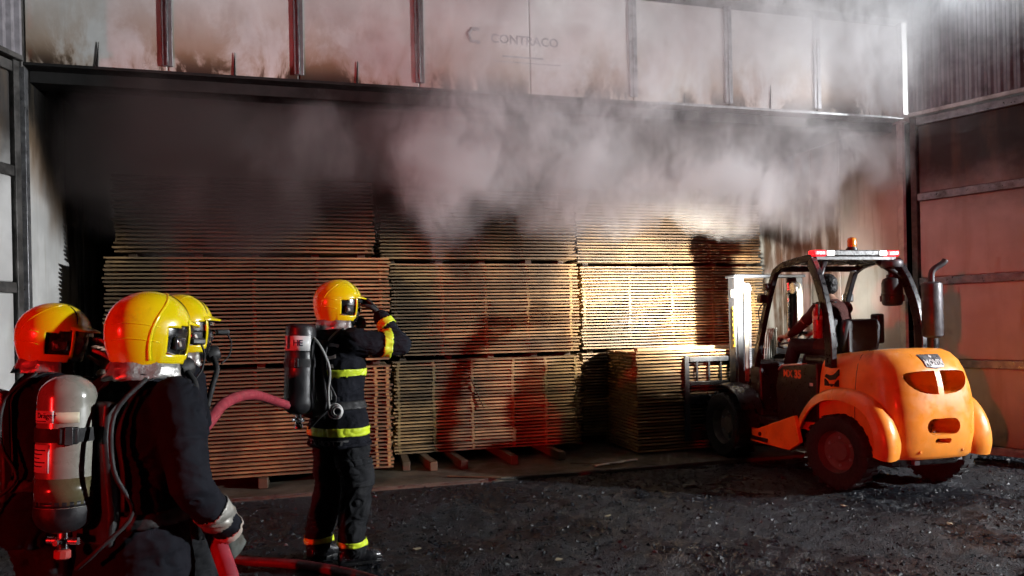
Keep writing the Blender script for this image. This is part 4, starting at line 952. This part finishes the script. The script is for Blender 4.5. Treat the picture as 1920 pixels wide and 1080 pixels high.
    far_arm = lambda p: all(seg_t(p, a, b)[1] > .098 for a, b in ((shR.lerp(eR, .35), eR), (eR, wR), (shL.lerp(eL, .35), eL), (eL, wL)))
    if bands == 'lime':
        band(me, lambda p: 1.19 < p.z < 1.238 and far_arm(p), .004, bm_, 'reflective_band', e)
        band(me, lambda p: .822 < p.z < .874 and far_arm(p), .004, bm_, 'reflective_band', e)
        for k, f in ((kR, fR), (kL, fL)): band(me, lambda p, f=f: .12 < p.z < .158 and abs(p.x - f[0]) < .11, .004, bm_, 'ankle_band', e)
    for sh, el, wr in ((shR, eR, wR), (shL, eL, wL)):
        if bands == 'lime': band(me, lambda p: .60 < seg_t(p, sh, el)[0] < .78 and seg_t(p, sh, el)[1] < .10, .004, bm_, 'sleeve_band', e)
        lo, hi = (.66, .86) if bands == 'lime' else (.52, .80)
        band(me, lambda p: lo < seg_t(p, el, wr)[0] < hi and seg_t(p, el, wr)[1] < .086, .004, bm_, 'cuff_band', e)
    if bands != 'lime':
        for el, wr in ((eR, wR), (eL, wL)): band(me, lambda p: 1.02 < seg_t(p, el, wr)[0] < 1.9 and seg_t(p, el, wr)[1] < .06 and (p-wr).length < .075, .003, mat('knit_cuff', (.40,.33,.28), .8), 'knit_cuff', e)
    gm = glove or m_gblk
    hand(hand_frame(wR + (V(J['fR'])).normalized()*.035, J['fR'], J['pR']), 1, curlR, gm if not J.get('bareR') else m_skin, e, 'glove' if not J.get('bareR') else 'hand', fat=1.3 if not J.get('bareR') else 1.0, cuff=.047 if not J.get('bareR') else None)
    if Lhand: hand(hand_frame(wL + (V(J['fL'])).normalized()*.035, J['fL'], J['pL']), -1, curlL, gm if not J.get('bareL') else m_skin, e, 'glove' if not J.get('bareL') else 'hand', fat=1.3 if not J.get('bareL') else 1.0, cuff=.047 if not J.get('bareL') else None)
    if boots:
        for f, tw in ((fR, J.get('twR', -8)), (fL, J.get('twL', 10))): boot(Matrix.Translation((f[0], f[1], 0)) @ Matrix.Rotation(R(tw), 4, 'Z'), 1, e)
    helmet(e, Mh @ Matrix.Translation((0,-.004,.028)), comb)
    if mask: face_mask(e, Mh, boom)
    # harness
    def rc(x, z, frm=-1): 
        ok, l, n, _ = body.ray_cast(V((x, frm, z)), V((0, -frm, 0))); return l + n*.008 if ok else V((x, -.15, z))
    for s in (-1, 1):
        b = MB(); P = [rc(s*.10, 1.42, 1), up((s*.105, .02, 1.478)), up((s*.10, -.06, 1.478)), rc(s*.095, 1.40), rc(s*.10, 1.30), rc(s*.11, 1.18), rc(s*.12, 1.05)]
        b.tube(smooth_path(P, 4), .017, 8, flat=.3); b.build('shoulder_strap', m_gstrap if s > 0 and bands == 'lime' else m_strap, e, smooth=True)
    band(me, lambda p: .985 < p.z < 1.03 and far_arm(p), .007, m_strap, 'waist_belt', e)
    if cyl:
        b = MB(); b.prism([(-.10,.93),(.10,.93),(.12,1.05),(.09,1.30),(.11,1.42),(-.11,1.42),(-.09,1.30),(-.12,1.05)], -.165, -.12, 'y'); bp = b.build('back_plate', m_dkplast, e, bevel=.012)
        cylinder_set(e, cyl[1], cyl[0])
        b = MB(); b.tube(smooth_path([(.05,-.24,.88),(.13,-.21,.95),(.17,-.12,1.05),(.15,-.17,1.2),(.13,-.15,1.38),(.13,-.03,1.49)], 5), .008, 8); b.build('air_line', m_strap, e, smooth=True)
    return e, body, Mh
# -- the standing firefighter before the stacks
Mc1 = Matrix.Translation((-.005,-.275,.965)) @ Matrix.Rotation(R(-3), 4, 'X')
ff1, body1, _ = firefighter('person', (.185, 5.17, 0), 60, 1.05, 'standing firefighter with yellow helmet and lime bands, hand raised to the helmet peak',
    dict(eR=(.30,.285,1.375), wR=(.165,.235,1.555), fR=(-.62,-.25,.75), pR=(-.5,-.8,-.2), eL=(-.29,-.02,1.14), wL=(-.25,.14,.93), fL=(.15,.5,-.8), pL=(1,0,0), footR=(.125,.02,0), footL=(-.13,-.06,0), twR=-18, twL=8),
    ('black', Mc1), lean=1, head=(-2,0,-18), seed=1, curlR=.42)
def on_body(body, txt, size, x, z, m, par, name='lettering', lift=.005, bold=.004):
    me = text_mesh(txt, size, .0006, bold)
    bm = bmesh.new(); bm.from_mesh(me); bmesh.ops.triangulate(bm, faces=bm.faces); bmesh.ops.subdivide_edges(bm, edges=[q for q in bm.edges if q.calc_length() > .02], cuts=2); bm.to_mesh(me); bm.free()
    def f(c_):
        ok, l, n, _ = body.ray_cast(V((x + c_.x, -1, z + c_.y)), V((0,1,0))); return l + n*(lift + c_.z) if ok else V((x + c_.x, -.16, z + c_.y))
    return link(name, map_mesh(me, f), m, par)
for zz, lf in (((.50, .66), .009), ((.63, .675), .014)):
    band(body1.data, lambda p: zz[0] < p.z < zz[1] and p.x > .135 and -.07 < p.y < .13, lf, m_trou, 'thigh_pocket' if lf < .01 else 'pocket_flap', ff1)
band(body1.data, lambda p: .752 < p.z < .772, .006, m_turn, 'jacket_hem', ff1); band(body2.data, lambda p: .752 < p.z < .775, .006, m_turn, 'jacket_hem', ff2) if False else None
m_bpr = mat('jacket_print', (.80,.72,.70), .5, bump=0)
on_body(body1, 'C', .13, .115, 1.345, m_bpr, ff1); on_body(body1, '–', .10, .115, 1.265, m_bpr, ff1, bold=.008)
m_dim = mat('dim_print', (.11,.11,.11), .6, bump=0)
on_body(body1, 'TELMOTT', .062, .07, .775, m_dim, ff1, bold=.001)
b = MB()
for k, (rr, dx) in enumerate(((.046, 0), (.034, .01), (.024, .016))):
    Mt = basis((.75,.66,0), (0,0,1), (.66,-.75,0), (.185,-.135,.985)); b.rings([[V(((rr + .0045*math.cos(p))*math.cos(a) + dx, (rr + .0045*math.cos(p))*math.sin(a), .0045*math.sin(p) + .004*k)) for p in [q*math.pi/3 for q in range(6)]] for a in [q*math.pi/12 for q in range(24)]], close=True, M=Mt)
b.build('rope_coil', m_white, ff1, smooth=True, kind='stuff')
b = MB(); b.tube(smooth_path([(.02,-.21,1.46),(.12,-.20,1.40),(.17,-.16,1.25),(.165,-.17,1.10),(.16,-.16,1.0)], 5), .009, 8); b.build('gauge_hose', m_gstrap, ff1, smooth=True)
# -- foreground firefighter seen from behind
Mc2 = Matrix.Translation((-.02,-.238,.995)) @ Matrix.Rotation(R(-3), 4, 'X') @ Matrix.Rotation(R(22), 4, 'Z')
ff2, body2, _ = firefighter('person', (-.585, 2.80, 0), 44, .95, 'nearest firefighter from behind, large ridged yellow helmet, gloved hand low on the hose',
    dict(eR=(.285,.02,1.12), wR=(.25,.19,.935), fR=(-.12,.55,-.8), pR=(-.9,.1,-.3), eL=(-.29,-.02,1.12), wL=(-.27,.09,.88), fL=(.1,.2,-.9), pL=(.9,0,-.3)),
    ('composite', Mc2), lean=6, head=(-4,0,-2), comb=True, boom=True, bands='grey', glove=m_glove, seed=2, curlR=.9)
# -- firefighter at the left edge adjusting the visor
ff3, body3, _ = firefighter('person', (-1.12, 3.63, 0), 62, .945, 'leftmost firefighter, bare fingers lifted to the helmet visor',
    dict(eR=(.27,.28,1.28), wR=(.135,.30,1.48), fR=(-.35,-.15,.75), pR=(-.5,-.8,0), eL=(-.26,.25,1.22), wL=(-.12,.32,1.44), fL=(.3,-.1,.9), pL=(.4,-.8,0), bareR=True, bareL=True),
    ('black', Mc1), lean=5, head=(-6,0,-24), bands='grey', seed=3, mask=False, curlR=.45)
# -- firefighter hidden behind the nearest one
ff4, body4, _ = firefighter('person', (-.595, 3.535, 0), 66, .96, 'firefighter mostly hidden behind the nearest one, only helmet crown and mask showing',
    dict(eR=(.28,-.04,1.13), wR=(.25,.06,.88), fR=(-.1,.2,-.9), pR=(-1,0,0), eL=(-.28,-.04,1.13), wL=(-.25,.06,.88), fL=(.1,.2,-.9), pL=(1,0,0)),
    None, lean=4, head=(0,0,0), bands='grey', seed=4, boom=True)
# ---- forklift driver
def driver():
    e = empty('person', (0,0,0), 0, label='forklift driver in a maroon shirt, dark hair, reaching for the steering wheel', cat='person')
    bpy.context.view_layer.update(); e.matrix_world = fk.matrix_world @ Matrix.Translation((-.06, .60, 1.20)) @ Matrix.Rotation(R(10), 4, 'Z')
    mb = MB(); up = lambda p: Matrix.Rotation(R(-9), 4, 'X') @ V(p)
    rs = []
    for z, w, d in ((-.02,.175,.13),(.08,.185,.13),(.2,.17,.12),(.34,.19,.125),(.44,.20,.12),(.50,.165,.10),(.54,.09,.07),(.57,.06,.06)):
        rs.append([up((w*math.copysign(abs(math.cos(q))**.85, math.cos(q)), d*math.copysign(abs(math.sin(q))**.85, math.sin(q)), z)) for q in [2*math.pi*i/26 for i in range(26)]])
    mb.rings(rs)
    shR, shL = up((.185,0,.47)), up((-.185,0,.47)); eR, eL = V((.27,.30,.27)), V((-.22,.36,.24)); wR, wL = V((.12,.54,.20)), V((-.14,.58,.17))
    for a, b_, c_ in ((shR,eR,wR),(shL,eL,wL)): capsule(mb, a, .072, b_, .047); capsule(mb, b_, .045, c_, .030)
    for s in (-1, 1):
        capsule(mb, (s*.09,.0,.06), .098, (s*.13,.46,.08), .078); capsule(mb, (s*.13,.46,.08), .074, (s*.13,.62,-.36), .055); capsule(mb, (s*.13,.60,-.60+.0), .045, (s*.13,.62,-.36), .055)
    hc = up((0,.03,.70)); capsule(mb, up((0,0,.53)), .056, hc - V((0,0,.05)), .054)
    hm = MB(); ellips(hm, (0,-.008,.015), .076, .096, .108); ellips(hm, (0,.018,-.055), .056, .070, .062); capsule(hm, (0,.085,.012), .011, (0,.108,-.022), .015, 10); [capsule(hm, (s*.076,-.012,.012), .012, (s*.078,-.020,-.022), .010, 8) for s in (-1,1)]; capsule(hm, (-.035,.080,.022), .014, (.035,.080,.022), .014, 10); capsule(hm, (-.022,.080,-.062), .011, (.022,.080,-.062), .011, 8)
    Mh = Matrix.Translation(hc) @ Matrix.Rotation(R(-6), 4, 'X'); mb.add(hm.v, hm.f, 0, Mh)
    me = remesh(mb, .009, 3)
    nk = up((0,0,.565)).z
    wrinkle(me, lambda p: 0 if p.z > nk else .006*noise.noise(V((p.x*8, p.y*8, p.z*14))) + .006*(.3 - abs(noise.noise(V((p.x*11, p.y*11+4, p.z*18))))))
    link('body', me, [m_shirt, m_jean, m_skin], e, smooth=True)
    for p in me.polygons:
        c_ = p.center
        if c_.z > nk and abs(c_.x) < .12: p.material_index = 2
        elif c_.z < .05 or (c_.y > .16 and c_.z < .165 and abs(c_.x) < .22 and c_.y < .56): p.material_index = 1
        elif seg_t(c_, shR.lerp(eR, .55), wR)[1] < .06 and seg_t(c_, shR, eR)[0] > .55 or seg_t(c_, shL.lerp(eL, .55), wL)[1] < .06 and seg_t(c_, shL, eL)[0] > .55: p.material_index = 2
    hr = MB(); ellips(hr, (0,-.016,.030), .084, .104, .108); ellips(hr, (0,-.045,-.02), .074, .066, .065)
    hme = remesh(hr, .006, 2); wrinkle(hme, lambda p: .006*noise.noise(p*55) + .004*noise.noise(p*120))
    hme.transform(Mh); bm = bmesh.new(); bm.from_mesh(hme); inv = Mh.inverted()
    bmesh.ops.delete(bm, geom=[f for f in bm.faces if (inv @ f.calc_center_median()).y > .06 and (inv @ f.calc_center_median()).z < .06], context='FACES'); bm.to_mesh(hme); bm.free()
    link('hair', hme, m_hair, e, smooth=True)
    hand(hand_frame(wR, (-.35,.9,.1), (0,-.1,-1)), 1, .75, m_skin, e, 'hand', fat=1.0); hand(hand_frame(wL, (.3,.95,.1), (0,-.1,-1)), -1, .75, m_skin, e, 'hand', fat=1.0)
    for s in (-1, 1):
        b = MB(); b.rings([[V((s*.13 + w*math.cos(q), y, -.68 + zc + h*math.sin(q))) for q in [2*math.pi*i/12 for i in range(12)]] for y, w, zc, h in ((.52,.03,.05,.04),(.56,.04,.06,.055),(.64,.042,.05,.045),(.72,.045,.035,.03),(.78,.03,.03,.022))]); b.build('shoe', m_boot, e, smooth=True)
driver()
# ---- hoses
m_fh = mat('fire_hose', (.30,.032,.048), .55, var=.18, scale=14, bump=.5, bscale=120, dirt=.2, dirtcol=(.14,.03,.03))
m_fh2 = mat('shaded_fire_hose', (.13,.016,.022), .4, var=.25, scale=14, bump=.5, bscale=120, dirt=.3, dirtcol=(.04,.012,.012))  # darker copy of the hose red, shade on the ground hose put into the colour
def fire_hose(pts, r, label, n=10, m=None):
    P = smooth_path(pts, n); o0 = P[0].copy(); b = MB(); b.tube([p - o0 for p in P], r, 14); o = b.build('fire_hose', m or m_fh, None, smooth=True, label=label, cat='hose', group='red fire hoses'); o.location = o0
fire_hose([(.10,5.22,.95),(-.06,5.06,1.04),(-.19,4.84,1.12),(-.302,4.23,1.222),(-.397,3.84,1.216),(-.445,3.54,1.15),(-.56,3.26,1.05),(-.66,3.10,.93),(-.76,3.08,.5),(-.80,3.05,.12),(-1.0,2.95,.04),(-1.6,2.9,.035)], .028, 'charged red hose arching between the nearest and the standing firefighter')
fire_hose([(-.50,3.10,1.0),(-.42,2.98,.94),(-.345,2.84,.87),(-.30,2.74,.80),(-.262,2.66,.72),(-.20,2.56,.55),(-.10,2.45,.25),(.02,2.3,.04),(.3,2.0,.035)], .030, 'red hose held low in the glove of the nearest firefighter')
fire_hose([(-1.4,5.2,.03),(-.643,5.37,.032),(-.397,5.25,.032),(-.157,5.12,.032),(.077,4.93,.032),(.325,4.65,.032),(.6,4.2,.032)], .032, 'dark red hose lying on the grit behind the standing firefighter', m=m_fh2)
# ================================================================ smoke
def smoke():
    x0, x1, y0, y1, z0, z1 = -2.2, 8.6, 5.4, 9.6, 2.0, 6.1
    t = NT('smoke'); t.n.remove(t.b)
    out = [n for n in t.n if n.type == 'OUTPUT_MATERIAL'][0]
    p = t.pos(); x, y, z = t.xyz(p)
    def vm(op, a, b):
        nd = t.new('ShaderNodeVectorMath', operation=op); t.set(nd, 0, a); t.set(nd, 1, b); return nd.outputs[1] if op in ('LENGTH', 'DOT_PRODUCT') else nd.outputs[0]
    # swirls that push the puffs out of shape, drawn out upwards
    wc = t.noise(t.vscale(p, 1, 1, .7), 1.35, 4, .55, 0.0, 'Color')
    pw = vm('ADD', p, vm('MULTIPLY', vm('SUBTRACT', wc, (.5, .5, .5)), (1.5, .9, 1.9)))
    def puff(c, r, soft=.15):
        return t.mr(vm('LENGTH', vm('DIVIDE', vm('SUBTRACT', pw, c), r), (0,0,0)), 1.0, soft)
    white = None
    for c, r, w in (((1.50,7.50,3.28), (.95,.70,1.12), 4.2), ((.3,7.6,3.45), (1.2,.6,.7), 1.1), ((3.15,7.70,3.06), (1.3,.80,.62), 4.6), ((4.75,7.60,3.08), (1.75,.80,.62), 4.4), ((6.15,7.25,3.45), (.95,.6,.60), 2.4),
                    ((2.4,6.75,4.30), (2.2,.50,1.1), 1.0), ((5.2,6.60,4.6), (2.6,.6,1.3), 1.7), ((7.0,6.2,5.2), (1.6,.8,1.0), 1.3), ((2.9,6.90,3.70), (2.8,.45,.85), 1.4), ((3.4,7.35,3.30), (3.6,.55,.80), 1.3), ((4.2,6.75,4.9), (3.4,.5,.6), .9)):
        m_ = t.math('MULTIPLY', puff(c, r), w); white = m_ if white is None else t.math('ADD', white, m_)
    dark = t.math('MULTIPLY', puff((-.75,8.3,3.30), (2.4,1.4,1.15), .35), 4.2)
    dark = t.math('ADD', dark, t.math('MULTIPLY', puff((1.0,8.9,3.35), (2.8,.9,.85), .3), 2.4))
    f = t.noise(t.vscale(pw, 1, 1, .38), 3.6, 5, .62, .9)
    br = t.mr(f, .34, .68, .12, 1.9)
    inside = t.math('MAXIMUM', t.mr(z, 3.98, 3.80), t.mr(y, 7.21, 7.13))      # nothing inside the roof
    white = t.math('MULTIPLY', t.math('MULTIPLY', white, br), inside); dark = t.math('MULTIPLY', dark, inside)
    tot = t.math('ADD', white, dark)
    col = t.mix(t.math('DIVIDE', white, t.math('ADD', tot, .0001)), (.20,.17,.165,1), (.95,.95,.96,1))
    pv = t.new('ShaderNodeVolumePrincipled'); t.set(pv, 'Color', col); t.set(pv, 'Density', tot); t.set(pv, 'Anisotropy', .1)
    t.l.new(pv.outputs[0], out.inputs['Volume'])
    b = MB(); b.box(x0, x1, y0, y1, z0, z1); b.build('smoke', t.mat, None, kind='stuff', label='pale smoke rolling out under the kiln lintel and climbing the front', cat='smoke')
smoke()
